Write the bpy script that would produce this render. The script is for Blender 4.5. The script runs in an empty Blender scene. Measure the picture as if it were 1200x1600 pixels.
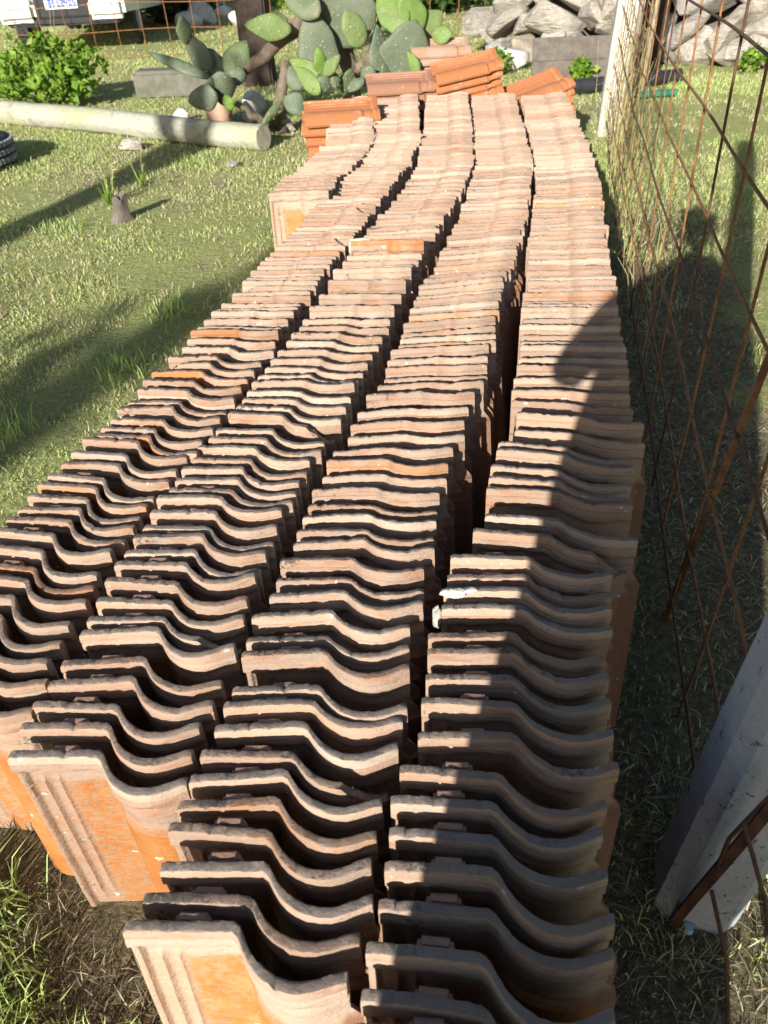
import bpy, bmesh, math, random
import numpy as np
from mathutils import Vector, Matrix

R = math.radians
random.seed(11)
rng = np.random.default_rng(11)
scene = bpy.context.scene
col = scene.collection

# ------------------------------------------------------------------ camera
FPX, TH, RO = 1200.0, R(38.0), R(3.0)        # focal length in photo pixels, pitch, roll
TILE_H = 0.42
CAM_Z = 1.295
cam_d = bpy.data.cameras.new('camera')
cam_d.sensor_fit = 'HORIZONTAL'
cam_d.sensor_width = 36.0
cam_d.lens = 36.0
cam_d.clip_start = 0.02
cam_d.clip_end = 600.0
cam_d.dof.use_dof = True
cam_d.dof.focus_distance = 1.5
cam_d.dof.aperture_fstop = 11.0
cam = bpy.data.objects.new('camera', cam_d)
col.objects.link(cam)
_F = Vector((0, math.cos(TH), -math.sin(TH)))
_D = Vector((0, -math.sin(TH), -math.cos(TH)))
_X = Vector((1, 0, 0))
cx = math.cos(RO) * _X + math.sin(RO) * _D
cy = -(-math.sin(RO) * _X + math.cos(RO) * _D)
cz = -_F
m = Matrix((cx, cy, cz)).transposed().to_4x4()
m.translation = (0, 0, CAM_Z)
cam.matrix_world = m
scene.camera = cam

# ------------------------------------------------------------------ sky, sun, exposure
SUN_AZ, SUN_EL = 21.6, 21.0                   # light travels towards this azimuth (from +Y to +X)
world = bpy.data.worlds.new('World')
scene.world = world
world.use_nodes = True
wn = world.node_tree
sky = wn.nodes.new('ShaderNodeTexSky')
sky.sky_type = 'NISHITA'
sky.sun_disc = False
sky.sun_elevation = R(SUN_EL)
sky.sun_rotation = R(180 + SUN_AZ)
wn.nodes['Background'].inputs['Strength'].default_value = 0.065
wn.links.new(sky.outputs[0], wn.nodes['Background'].inputs['Color'])
sun_d = bpy.data.lights.new('sun', 'SUN')
sun_d.energy = 5.0
sun_d.angle = R(0.5)
sun_d.color = (1.0, 0.955, 0.89)
sun = bpy.data.objects.new('sun', sun_d)
col.objects.link(sun)
_v = Vector((math.sin(R(SUN_AZ)) * math.cos(R(SUN_EL)), math.cos(R(SUN_AZ)) * math.cos(R(SUN_EL)), -math.sin(R(SUN_EL))))
sun.rotation_euler = _v.to_track_quat('-Z', 'Y').to_euler()
sun.location = (-4, -10, 8)
scene.view_settings.view_transform = 'Standard'
scene.view_settings.look = 'None'
scene.view_settings.gamma = 1.0
scene.view_settings.exposure = 0.86
scene.cycles.max_bounces = 6
scene.cycles.diffuse_bounces = 3
scene.cycles.glossy_bounces = 2
scene.cycles.transmission_bounces = 3

# ------------------------------------------------------------------ helpers: measuring
def ray(px, py):
    x = (px - 600) / FPX
    y = (py - 800) / FPX
    c, s = math.cos(RO), math.sin(RO)
    x, y = c * x - s * y, s * x + c * y
    return Vector((x, math.cos(TH) - y * math.sin(TH), -math.sin(TH) - y * math.cos(TH)))
def G(px, py, z=0.0):
    r = ray(px, py)
    return r * ((z - CAM_Z) / r.z) + Vector((0, 0, CAM_Z))
def atY(px, py, Y):
    r = ray(px, py)
    return r * (Y / r.y) + Vector((0, 0, CAM_Z))

# ------------------------------------------------------------------ helpers: meshes
def link(o, parent=None):
    col.objects.link(o)
    if parent is not None:
        o.parent = parent
    return o
def mesh_data(name, verts, faces, mats, smooth=False, sharp=None):
    me = bpy.data.meshes.new(name)
    me.from_pydata([tuple(v) for v in verts], [], faces)
    if not isinstance(mats, (list, tuple)):
        mats = [mats]
    for mt in mats:
        me.materials.append(mt)
    if smooth:
        me.polygons.foreach_set('use_smooth', [True] * len(me.polygons))
        if sharp is not None:
            me.set_sharp_from_angle(angle=R(sharp))
    me.update()
    return me
def mobj(name, verts, faces, mats, parent=None, smooth=False, sharp=None):
    return link(bpy.data.objects.new(name, mesh_data(name, verts, faces, mats, smooth, sharp)), parent)
def tag(o, label, cat, group=None):
    o['label'] = label
    o['category'] = cat
    if group:
        o['group'] = group
    return o
def empty(name, loc=(0, 0, 0), rz=0.0):
    o = bpy.data.objects.new(name, None)
    o.empty_display_size = 0.1
    o.location = loc
    o.rotation_euler = (0, 0, rz)
    return link(o)

class MB:
    def __init__(s):
        s.v, s.f = [], []
    def add(s, v, f):
        k = len(s.v)
        s.v += [Vector(p) for p in v]
        s.f += [tuple(i + k for i in q) for q in f]
        return s
    def box(s, c, size, rot=None, bev=0.0, taper=(1, 1)):
        c = Vector(c)
        hx, hy, hz = [a / 2 for a in size]
        if bev <= 0:
            v = [Vector((sx * hx * (taper[0] if sz > 0 else 1), sy * hy * (taper[1] if sz > 0 else 1), sz * hz))
                 for sz in (-1, 1) for sy in (-1, 1) for sx in (-1, 1)]
            f = [(0, 2, 3, 1), (4, 5, 7, 6), (0, 1, 5, 4), (2, 6, 7, 3), (0, 4, 6, 2), (1, 3, 7, 5)]
        else:
            bm = bmesh.new()
            bmesh.ops.create_cube(bm, size=1)
            for q in bm.verts:
                top = q.co.z > 0
                q.co = Vector((q.co.x * size[0] * (taper[0] if top else 1), q.co.y * size[1] * (taper[1] if top else 1), q.co.z * size[2]))
            bmesh.ops.bevel(bm, geom=bm.edges[:], offset=bev, segments=2, affect='EDGES')
            bm.verts.index_update()
            v = [q.co.copy() for q in bm.verts]
            f = [tuple(q.index for q in fc.verts) for fc in bm.faces]
            bm.free()
        if rot is not None:
            v = [rot @ p for p in v]
        return s.add([c + p for p in v], f)
    def tube(s, pts, rad, n=6, cap=True, flat=1.0):
        pts = [Vector(p) for p in pts]
        if not isinstance(rad, (list, tuple)):
            rad = [rad] * len(pts)
        vs, fs = [], []
        up = None
        for i, p in enumerate(pts):
            d = (pts[min(i + 1, len(pts) - 1)] - pts[max(i - 1, 0)]).normalized()
            if up is None:
                up = Vector((0, 0, 1)) if abs(d.z) < 0.9 else Vector((1, 0, 0))
            a = d.cross(up).normalized()
            b = a.cross(d).normalized()
            up = b
            for k in range(n):
                t = 2 * math.pi * k / n
                vs.append(p + (a * math.cos(t) + b * math.sin(t) * flat) * rad[i])
        for i in range(len(pts) - 1):
            for k in range(n):
                fs.append((i * n + k, i * n + (k + 1) % n, (i + 1) * n + (k + 1) % n, (i + 1) * n + k))
        if cap:
            fs.append(tuple(range(n - 1, -1, -1)))
            fs.append(tuple((len(pts) - 1) * n + k for k in range(n)))
        return s.add(vs, fs)
    def build(s, name, mat, parent=None, smooth=False, sharp=None):
        return mobj(name, s.v, s.f, mat, parent, smooth, sharp)

def vnoise(x, y, scale, seed=0):
    x = np.asarray(x, float) * scale + seed * 17.31
    y = np.asarray(y, float) * scale + seed * 9.77
    xi, yi = np.floor(x), np.floor(y)
    fx, fy = x - xi, y - yi
    fx, fy = fx * fx * (3 - 2 * fx), fy * fy * (3 - 2 * fy)
    def hsh(a, b):
        v = np.sin(a * 127.1 + b * 311.7 + seed * 74.7) * 43758.5453
        return v - np.floor(v)
    return (hsh(xi, yi) * (1 - fx) + hsh(xi + 1, yi) * fx) * (1 - fy) + (hsh(xi, yi + 1) * (1 - fx) + hsh(xi + 1, yi + 1) * fx) * fy
def rock_geo(size, seed, sub=2, pl=9):
    r = random.Random(seed)
    bm = bmesh.new()
    bmesh.ops.create_icosphere(bm, subdivisions=sub, radius=1.0)
    planes = [(Vector((r.gauss(0, 1), r.gauss(0, 1), r.gauss(0, 1))).normalized(), r.uniform(0.55, 0.9)) for _ in range(pl)]
    for q in bm.verts:
        p = q.co.copy()
        for n_, d_ in planes:
            e = p.dot(n_) - d_
            if e > 0:
                p -= n_ * e * 0.93
        q.co = Vector((p.x * size[0], p.y * size[1], p.z * size[2])) * (1 + r.uniform(-0.03, 0.03))
    bm.verts.index_update()
    v = [q.co.copy() for q in bm.verts]
    f = [tuple(q.index for q in fc.verts) for fc in bm.faces]
    bm.free()
    return v, f

def hull_rock(size, seed):
    r = random.Random(seed)
    bm = bmesh.new()
    for _ in range(20):
        d = Vector((r.gauss(0, 1), r.gauss(0, 1), r.gauss(0, 1)))
        d /= (abs(d.x) ** 3 + abs(d.y) ** 3 + abs(d.z) ** 3) ** (1 / 3)
        bm.verts.new((d.x * size[0] * r.uniform(.8, 1.05), d.y * size[1] * r.uniform(.8, 1.05), d.z * size[2] * r.uniform(.8, 1.05)))
    q = bmesh.ops.convex_hull(bm, input=bm.verts[:])
    bmesh.ops.delete(bm, geom=[x for x in q['geom_interior'] if isinstance(x, bmesh.types.BMVert)], context='VERTS')
    bmesh.ops.dissolve_limit(bm, angle_limit=R(14), verts=bm.verts[:], edges=bm.edges[:])
    bmesh.ops.bevel(bm, geom=bm.edges[:], offset=min(size) * .06, segments=1, affect='EDGES')
    bm.verts.index_update()
    v = [p.co.copy() for p in bm.verts]
    f = [tuple(p.index for p in fc.verts) for fc in bm.faces]
    bm.free()
    return v, f

# ------------------------------------------------------------------ helpers: materials
class NT:
    def __init__(s, name, rough=0.8, spec=0.3):
        s.m = bpy.data.materials.new(name)
        s.m.use_nodes = True
        s.t = s.m.node_tree
        s.b = s.t.nodes['Principled BSDF']
        s.b.inputs['Roughness'].default_value = rough
        s.b.inputs['Specular IOR Level'].default_value = spec
        s._co = None
    def n(s, typ, ins=None, **kw):
        nd = s.t.nodes.new(typ)
        for k, v in kw.items():
            setattr(nd, k, v)
        for k, v in (ins or {}).items():
            s.put(nd.inputs[k], v)
        return nd
    def put(s, sock, v):
        if isinstance(v, bpy.types.NodeSocket):
            s.t.links.new(v, sock)
        elif isinstance(v, bpy.types.Node):
            s.t.links.new(v.outputs[0], sock)
        else:
            if isinstance(v, (tuple, list)) and len(v) == 3 and sock.type == 'RGBA':
                v = (*v, 1.0)
            sock.default_value = v
    def coords(s, rand=True):
        if s._co is None:
            tc = s.n('ShaderNodeTexCoord')
            if rand:
                oi = s.n('ShaderNodeObjectInfo')
                mu = s.n('ShaderNodeMath', {0: oi.outputs['Random'], 1: 37.0}, operation='MULTIPLY')
                ad = s.n('ShaderNodeVectorMath', {0: tc.outputs['Object'], 1: mu.outputs[0]}, operation='ADD')
                s._co = ad.outputs[0]
            else:
                s._co = tc.outputs['Object']
        return s._co
    def noise(s, scale, detail=4, rough=0.6, co=None, dist=0.0):
        return s.n('ShaderNodeTexNoise', {'Vector': co if co is not None else s.coords(), 'Scale': scale, 'Detail': detail, 'Roughness': rough, 'Distortion': dist}).outputs['Fac']
    def ramp(s, fac, stops):
        nd = s.n('ShaderNodeValToRGB', {'Fac': fac})
        el = nd.color_ramp.elements
        while len(el) < len(stops):
            el.new(0.5)
        for e, (p, c) in zip(el, stops):
            e.position = p
            e.color = (*c, 1) if len(c) == 3 else c
        return nd.outputs[0]
    def step(s, v, a, b):
        return s.n('ShaderNodeMapRange', {'Value': v, 'From Min': a, 'From Max': b, 'To Min': 0.0, 'To Max': 1.0}, interpolation_type='SMOOTHSTEP').outputs[0]
    def math(s, op, a, b=0.0):
        return s.n('ShaderNodeMath', {0: a, 1: b}, operation=op).outputs[0]
    def mix(s, f, a, b, mode='MIX'):
        nd = s.n('ShaderNodeMix', data_type='RGBA', blend_type=mode)
        s.put(nd.inputs[0], f)
        s.put(nd.inputs[6], a)
        s.put(nd.inputs[7], b)
        return nd.outputs[2]
    def bump(s, h, strength=0.3, dist=0.01, nrm=None):
        nd = s.n('ShaderNodeBump', {'Height': h, 'Strength': strength, 'Distance': dist})
        if nrm is not None:
            s.put(nd.inputs['Normal'], nrm)
        return nd.outputs[0]
    def done(s, color, normal=None, rough=None):
        s.put(s.b.inputs['Base Color'], color)
        if normal is not None:
            s.put(s.b.inputs['Normal'], normal)
        if rough is not None:
            s.put(s.b.inputs['Roughness'], rough)
        return s.m

def pad_material(name, c1, c2):
    t = NT(name, 0.6, 0.3)
    oi = t.n('ShaderNodeObjectInfo')
    c = t.mix(t.step(t.noise(8, 5), 0.35, 0.65), c1, c2)
    c = t.mix(t.math('MULTIPLY', oi.outputs['Random'], 0.5), c, (0.13, 0.135, 0.085))
    c = t.mix(t.math('MULTIPLY', t.step(t.noise(11, 6, 0.75), 0.56, 0.66), 0.75), c, (0.24, 0.20, 0.125))
    c = t.mix(t.math('MULTIPLY', t.step(t.noise(34, 4, 0.6), 0.64, 0.70), 0.7), c, (0.06, 0.055, 0.035))
    vo = t.n('ShaderNodeTexVoronoi', {'Vector': t.coords(), 'Scale': 24.0})
    c = t.mix(t.step(vo.outputs['Distance'], 0.16, 0.10), c, (0.30, 0.29, 0.19))
    return t.done(c, t.bump(t.math('ADD', t.noise(16, 5), t.math('MULTIPLY', t.step(vo.outputs['Distance'], 0.3, 0.05), 0.6)), 0.5, 0.01))
def simple(name, c1, c2, scale=8, bump=0.3, rough=0.85, dark=None, dscale=30, spec=0.3, dthr=(0.6, 0.7), bscale=None, bd=0.01):
    t = NT(name, rough, spec)
    c = t.mix(t.step(t.noise(scale, 5), 0.35, 0.65), c1, c2)
    if dark is not None:
        c = t.mix(t.step(t.noise(dscale, 5, 0.7), *dthr), c, dark)
    return t.done(c, t.bump(t.noise(bscale or scale * 5, 6, 0.7), bump, bd))

def tile_material():
    t = NT('terracotta_tile', 0.85, 0.25)
    tc = t.n('ShaderNodeTexCoord')
    oi = t.n('ShaderNodeObjectInfo')
    ge = t.n('ShaderNodeNewGeometry')
    at = t.n('ShaderNodeAttribute', attribute_type='OBJECT', attribute_name='tint')
    rnd = t.math('FRACT', t.math('ADD', oi.outputs['Random'], ge.outputs['Random Per Island']))
    r2 = t.math('FRACT', t.math('MULTIPLY', rnd, 7.31))
    off = t.math('MULTIPLY', rnd, 31.0)
    co = t.n('ShaderNodeVectorMath', {0: tc.outputs['Object'], 1: off}, operation='ADD').outputs[0]
    sep = t.n('ShaderNodeSeparateXYZ', {0: tc.outputs['Object']})
    z = sep.outputs['Z']
    lon = t.n('ShaderNodeMapping', {'Vector': co, 'Scale': (1.0, 1.0, 3.2)}).outputs[0]
    n1 = t.noise(13, 6, 0.62, lon, 0.4)
    raw = t.ramp(n1, [(0.24, (0.22, 0.175, 0.145)), (0.38, (0.45, 0.35, 0.265)), (0.55, (0.475, 0.34, 0.245)), (0.66, (0.42, 0.25, 0.16)), (0.78, (0.45, 0.20, 0.10))])
    strk = t.noise(30, 5, 0.65, t.n('ShaderNodeMapping', {'Vector': co, 'Scale': (0.35, 0.35, 7.0)}).outputs[0], 0.3)
    raw = t.mix(t.math('MULTIPLY', t.step(strk, 0.54, 0.66), 0.6), raw, (0.48, 0.25, 0.14))
    raw = t.mix(t.math('MULTIPLY', t.step(strk, 0.44, 0.34), 0.6), raw, (0.27, 0.215, 0.17))
    # each tile has its own firing colour
    raw = t.mix(t.math('MULTIPLY', t.step(rnd, 0.5, 1.0), 0.42), raw, (0.48, 0.285, 0.18))
    raw = t.mix(t.math('MULTIPLY', t.step(r2, 0.6, 1.0), 0.5), raw, (0.46, 0.38, 0.29))
    tint = t.math('MULTIPLY', at.outputs['Fac'], t.step(t.noise(7, 4, 0.6, co), 0.38, 0.55))
    raw = t.mix(tint, raw, (0.50, 0.225, 0.085))
    n2 = t.noise(22, 5, 0.65, co)
    face = t.ramp(n2, [(0.25, (0.42, 0.15, 0.042)), (0.5, (0.52, 0.205, 0.055)), (0.66, (0.52, 0.25, 0.09)), (0.8, (0.48, 0.34, 0.21))])
    # pan: weathered, mottled with pale lichen dust; roll: cleaner orange
    x = sep.outputs['X']
    onpan = t.step(t.math('MULTIPLY', x, -1.0), -0.140, -0.120)
    dust = t.math('MULTIPLY', onpan, t.math('MULTIPLY', t.step(t.noise(65, 6, 0.75, co), 0.42, 0.62), t.math('ADD', 0.45, t.math('MULTIPLY', t.step(rnd, 0.2, 0.8), 0.4))))
    face = t.mix(dust, face, (0.40, 0.30, 0.19))
    edge = t.math('ADD', z, t.math('MULTIPLY', t.math('SUBTRACT', t.noise(14, 5, 0.65, co), 0.5), t.math('ADD', 0.010, t.math('MULTIPLY', onpan, 0.04))))
    edge = t.math('SUBTRACT', edge, t.math('MULTIPLY', onpan, 0.028))
    ribs = t.math('MULTIPLY', t.step(t.math('MULTIPLY', t.math('ADD', x, t.math('MULTIPLY', t.math('SUBTRACT', t.noise(25, 4, 0.6, co), 0.5), 0.02)), -1.0), -0.066, -0.050), 0.8)
    head = t.math('MAXIMUM', t.step(edge, 0.317, 0.333), ribs)
    c = t.mix(head, face, raw)
    c = t.mix(1.0, c, t.n('ShaderNodeCombineColor', {0: t.math('ADD', 0.67, t.math('MULTIPLY', r2, 0.28)), 1: t.math('ADD', 0.655, t.math('MULTIPLY', r2, 0.29)), 2: t.math('ADD', 0.66, t.math('MULTIPLY', r2, 0.29))}).outputs[0], 'MULTIPLY')
    # brown bare clay on the back and sides, the coloured slip only on the outer face
    nl = t.n('ShaderNodeSeparateXYZ', {0: tc.outputs['Normal']})
    front = t.step(t.math('MULTIPLY', nl.outputs['Y'], -1.0), 0.05, 0.3)
    c = t.mix(t.math('MAXIMUM', front, t.step(z, 0.33, 0.36)), (0.20, 0.105, 0.065), c)
    c = t.mix(t.math('MULTIPLY', t.step(x, 0.236, 0.250), t.step(z, 0.345, 0.325)), c, (0.24, 0.125, 0.075))
    pits = t.noise(230, 4, 0.7, t.n('ShaderNodeMapping', {'Vector': co, 'Scale': (0.5, 0.5, 1.6)}).outputs[0])
    c = t.mix(t.math('MULTIPLY', t.step(pits, 0.60, 0.70), 0.55), c, (0.13, 0.10, 0.08))
    # white lichen dots
    c = t.mix(t.math('MULTIPLY', t.step(t.noise(48, 2, 0.5, co), 0.71, 0.75), 0.8), c, (0.62, 0.55, 0.44))
    # grey-black lichen, thickest on the rough head edge
    nz = t.n('ShaderNodeSeparateXYZ', {0: ge.outputs['Normal']}).outputs['Z']
    topm = t.math('MULTIPLY', t.step(z, 0.409, 0.419), t.step(nz, 0.3, 0.8))
    lich = t.noise(115, 7, 0.78, co)
    patch = t.noise(11, 3, 0.5, co)
    thr = t.math('SUBTRACT', 0.80, t.math('ADD', t.math('ADD', t.math('MULTIPLY', topm, 0.20), t.math('MULTIPLY', ribs, 0.10)), t.math('MULTIPLY', t.step(patch, 0.50, 0.72), 0.20)))
    lf = t.step(t.math('SUBTRACT', lich, thr), -0.02, 0.05)
    c = t.mix(t.math('MULTIPLY', lf, 0.85), c, (0.055, 0.048, 0.042))
    c = t.mix(t.math('MULTIPLY', topm, t.math('ADD', 0.25, t.math('MULTIPLY', t.step(r2, 0.0, 0.8), 0.5))), c, (0.20, 0.175, 0.155))
    h = t.math('ADD', t.noise(160, 5, 0.7, co), t.math('MULTIPLY', t.noise(38, 4, 0.6, lon), 1.6))
    h = t.math('ADD', h, t.math('MULTIPLY', t.math('MULTIPLY', topm, lich), 2.5))
    return t.done(c, t.bump(h, 0.55, 0.005), t.math('ADD', 0.62, t.math('MULTIPLY', head, 0.26)))

def leaf_material(name, c1, c2, rough=0.55, trans=0.35):
    t = NT(name, rough, 0.35)
    ge = t.n('ShaderNodeNewGeometry')
    c = t.mix(ge.outputs['Random Per Island'], c1, c2)
    tr = t.n('ShaderNodeBsdfTranslucent', {'Color': c})
    t.put(t.b.inputs['Base Color'], c)
    mx = t.n('ShaderNodeMixShader', {0: trans, 1: t.b.outputs[0], 2: tr.outputs[0]})
    t.t.links.new(mx.outputs[0], t.t.nodes['Material Output'].inputs['Surface'])
    return t.m
def blade_material(name):
    t = NT(name, 0.6, 0.25)
    at = t.n('ShaderNodeAttribute', attribute_type='GEOMETRY', attribute_name='blade')
    c = at.outputs['Color']
    tr = t.n('ShaderNodeBsdfTranslucent', {'Color': c})
    t.put(t.b.inputs['Base Color'], c)
    mx = t.n('ShaderNodeMixShader', {0: 0.28, 1: t.b.outputs[0], 2: tr.outputs[0]})
    t.t.links.new(mx.outputs[0], t.t.nodes['Material Output'].inputs['Surface'])
    return t.m
def ground_material():
    t = NT('lawn_soil', 0.95, 0.1)
    co = t.coords(False)
    big = t.noise(0.9, 5, 0.6, co)
    mid = t.noise(7, 6, 0.65, co)
    fine = t.noise(60, 6, 0.75, co)
    soil = t.ramp(fine, [(0.3, (0.18, 0.135, 0.085)), (0.5, (0.40, 0.325, 0.215)), (0.7, (0.56, 0.49, 0.345))])
    turf = t.ramp(fine, [(0.3, (0.26, 0.29, 0.09)), (0.5, (0.46, 0.50, 0.18)), (0.72, (0.60, 0.60, 0.30))])
    f = t.step(t.math('ADD', t.math('MULTIPLY', big, 0.5), t.math('MULTIPLY', mid, 0.5)), 0.36, 0.48)
    c = t.mix(f, soil, turf)
    sx = t.n('ShaderNodeSeparateXYZ', {0: co})
    wob = t.math('MULTIPLY', t.math('SUBTRACT', t.noise(2.2, 4, 0.6, co), 0.5), 0.7)
    dirt = t.ramp(fine, [(0.3, (0.055, 0.040, 0.028)), (0.52, (0.17, 0.13, 0.09)), (0.7, (0.36, 0.29, 0.20))])
    near = t.math('MULTIPLY', t.step(t.math('ADD', sx.outputs['Y'], wob), 1.7, 1.2), t.step(sx.outputs['X'], 0.35, 0.2))
    lane = t.math('SUBTRACT', sx.outputs['X'], t.math('MULTIPLY', sx.outputs['Y'], 0.27))
    lane = t.math('MULTIPLY', t.math('MULTIPLY', t.step(lane, 0.05, 0.12), t.step(t.math('ADD', lane, wob), 0.75, 0.55)), t.step(t.math('ADD', sx.outputs['Y'], wob), 4.6, 3.4))
    c = t.mix(t.math('MULTIPLY', t.math('MAXIMUM', near, lane), 0.85), c, dirt)
    h = t.math('ADD', t.noise(28, 6, 0.7, co), t.math('MULTIPLY', fine, 0.5))
    return t.done(c, t.bump(h, 1.0, 0.05))

M = {}
M['tile'] = tile_material()
M['lug'] = simple('bare_fired_clay', (0.36, 0.21, 0.14), (0.30, 0.18, 0.13), 30, 0.3, 0.9)
M['mortar'] = simple('old_mortar', (0.70, 0.67, 0.60), (0.52, 0.48, 0.42), 40, 0.8, 0.95)
def glazed_material():
    t = NT('orange_clay', 0.5, 0.4)
    at = t.n('ShaderNodeAttribute', attribute_type='OBJECT', attribute_name='tint')
    c = t.ramp(at.outputs['Fac'], [(0.0, (0.40, 0.26, 0.19)), (0.3, (0.24, 0.105, 0.06)), (0.8, (0.38, 0.145, 0.055))])
    c = t.mix(t.math('MULTIPLY', t.step(t.noise(7, 5, 0.65), 0.4, 0.65), 0.5), c, (0.36, 0.15, 0.065))
    c = t.mix(t.math('MULTIPLY', t.step(t.noise(16, 6, 0.75), 0.55, 0.68), 0.6), c, (0.42, 0.32, 0.25))
    return t.done(c, t.bump(t.noise(50, 5, 0.7), 0.3, 0.005))
M['glazed'] = glazed_material()
M['ground'] = ground_material()
M['blade'] = blade_material('grass_blade')
M['rust'] = simple('rusted_iron', (0.20, 0.085, 0.035), (0.32, 0.15, 0.065), 30, 0.5, 0.85, (0.07, 0.04, 0.03), 55)
M['darkrust'] = simple('dark_rusted_iron', (0.075, 0.045, 0.032), (0.16, 0.075, 0.04), 25, 0.5, 0.8, (0.035, 0.025, 0.02), 45)
M['concrete'] = simple('pale_concrete', (0.52, 0.50, 0.43), (0.44, 0.42, 0.36), 7, 0.35, 0.9, (0.28, 0.26, 0.21), 30, 0.2, (0.62, 0.72))
M['post'] = simple('limewashed_concrete', (0.47, 0.48, 0.50), (0.37, 0.38, 0.40), 5, 0.8, 0.85, (0.10, 0.10, 0.09), 48, 0.25, (0.60, 0.66), 60)
def log_material():
    t = NT('treated_log_wood', 0.85, 0.2)
    tc = t.n('ShaderNodeTexCoord')
    lo = t.n('ShaderNodeMapping', {'Vector': tc.outputs['Object'], 'Rotation': (0, 0, R(30)), 'Scale': (0.6, 9, 9)}).outputs[0]
    g = t.noise(9, 6, 0.7, lo)
    c = t.ramp(g, [(0.3, (0.24, 0.23, 0.18)), (0.5, (0.40, 0.39, 0.31)), (0.7, (0.46, 0.44, 0.35))])
    c = t.mix(t.math('MULTIPLY', t.step(t.noise(2.2, 4), 0.48, 0.64), 0.55), c, (0.33, 0.34, 0.15))
    c = t.mix(t.math('MULTIPLY', t.step(t.noise(5.5, 5, 0.7), 0.56, 0.68), 0.6), c, (0.17, 0.165, 0.15))
    return t.done(c, t.bump(g, 0.8, 0.012))
M['wood_log'] = log_material()
M['wood_end'] = simple('log_end_grain', (0.50, 0.46, 0.36), (0.36, 0.32, 0.24), 25, 0.5, 0.9)
M['darkwood'] = simple('dark_timber', (0.028, 0.020, 0.016), (0.055, 0.038, 0.028), 12, 0.5, 0.9)
M['stake'] = simple('pale_stake_wood', (0.55, 0.46, 0.33), (0.42, 0.34, 0.23), 10, 0.4, 0.9)
M['board'] = simple('weathered_board', (0.17, 0.145, 0.12), (0.12, 0.10, 0.085), 14, 0.4, 0.9)
def stone_material():
    t = NT('grey_fieldstone', 0.95, 0.15)
    oi = t.n('ShaderNodeObjectInfo')
    c = t.ramp(oi.outputs['Random'], [(0.0, (0.40, 0.36, 0.30)), (0.35, (0.50, 0.45, 0.37)), (0.6, (0.36, 0.34, 0.31)), (0.8, (0.46, 0.37, 0.27)), (1.0, (0.54, 0.50, 0.43))])
    c = t.mix(t.math('MULTIPLY', t.step(t.noise(4, 6, 0.7), 0.45, 0.62), 0.6), c, (0.22, 0.19, 0.155))
    c = t.mix(t.math('MULTIPLY', t.step(t.noise(17, 5, 0.7), 0.58, 0.68), 0.6), c, (0.58, 0.55, 0.47))
    lay = t.n('ShaderNodeMapping', {'Vector': t.coords(), 'Scale': (1, 1, 5)}).outputs[0]
    h = t.math('ADD', t.noise(9, 7, 0.72), t.noise(7, 5, 0.6, lay))
    return t.done(c, t.bump(h, 0.9, 0.05))
M['stone'] = stone_material()
M['whitestone'] = simple('white_quartz', (0.66, 0.63, 0.58), (0.50, 0.46, 0.40), 9, 0.5, 0.9, (0.22, 0.19, 0.15), 18, 0.2, (0.62, 0.72))
M['pinkstone'] = simple('pink_brick_rubble', (0.50, 0.33, 0.22), (0.38, 0.24, 0.16), 10, 0.6, 0.95)
M['block'] = simple('mossy_concrete_block', (0.17, 0.16, 0.13), (0.11, 0.115, 0.08), 8, 0.6, 0.95)
M['pad'] = pad_material('cactus_skin', (0.12, 0.165, 0.075), (0.085, 0.13, 0.05))
M['padyoung'] = pad_material('young_cactus_skin', (0.15, 0.25, 0.035), (0.11, 0.20, 0.028))
M['padblue'] = pad_material('blue_cactus_skin', (0.125, 0.16, 0.105), (0.09, 0.125, 0.075))
M['bark'] = simple('cactus_bark', (0.20, 0.155, 0.105), (0.11, 0.085, 0.06), 14, 0.8, 0.95, (0.05, 0.04, 0.03), 25)
M['treebark'] = simple('tree_bark', (0.12, 0.09, 0.065), (0.07, 0.055, 0.04), 9, 0.8, 0.95)
M['spine'] = simple('areole', (0.34, 0.33, 0.22), (0.28, 0.26, 0.16), 30, 0.1, 0.9)
M['bushleaf'] = leaf_material('bright_bush_leaf', (0.10, 0.22, 0.02), (0.26, 0.38, 0.045))
M['darkleaf'] = leaf_material('dark_leaf', (0.035, 0.075, 0.015), (0.08, 0.14, 0.03))
M['stem'] = simple('green_stem', (0.16, 0.20, 0.07), (0.22, 0.22, 0.10), 20, 0.2, 0.8)
M['straw'] = leaf_material('dry_straw', (0.55, 0.46, 0.24), (0.38, 0.42, 0.16))
M['blackpipe'] = simple('black_plastic_pipe', (0.022, 0.022, 0.026), (0.034, 0.034, 0.038), 10, 0.05, 0.42, spec=0.5)
M['greenpipe'] = simple('green_plastic_pipe', (0.025, 0.14, 0.075), (0.035, 0.18, 0.10), 10, 0.05, 0.45, spec=0.5)
M['rubber'] = simple('tyre_rubber', (0.022, 0.022, 0.024), (0.045, 0.045, 0.048), 12, 0.3, 0.75, (0.22, 0.23, 0.25), 40, 0.4, (0.66, 0.72))
M['carpaint'] = simple('white_car_paint', (0.78, 0.77, 0.70), (0.74, 0.73, 0.66), 2, 0.0, 0.35, spec=0.5)
M['carblack'] = simple('black_trim', (0.014, 0.014, 0.016), (0.022, 0.022, 0.024), 5, 0.05, 0.5)
M['glass'] = simple('car_glass', (0.02, 0.025, 0.03), (0.025, 0.03, 0.035), 2, 0.0, 0.08, spec=0.6)
M['redlamp'] = simple('red_lamp_plastic', (0.35, 0.015, 0.012), (0.30, 0.012, 0.01), 4, 0.0, 0.2, spec=0.6)
M['rim'] = simple('steel_rim', (0.35, 0.35, 0.36), (0.28, 0.28, 0.29), 8, 0.05, 0.4)
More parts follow.
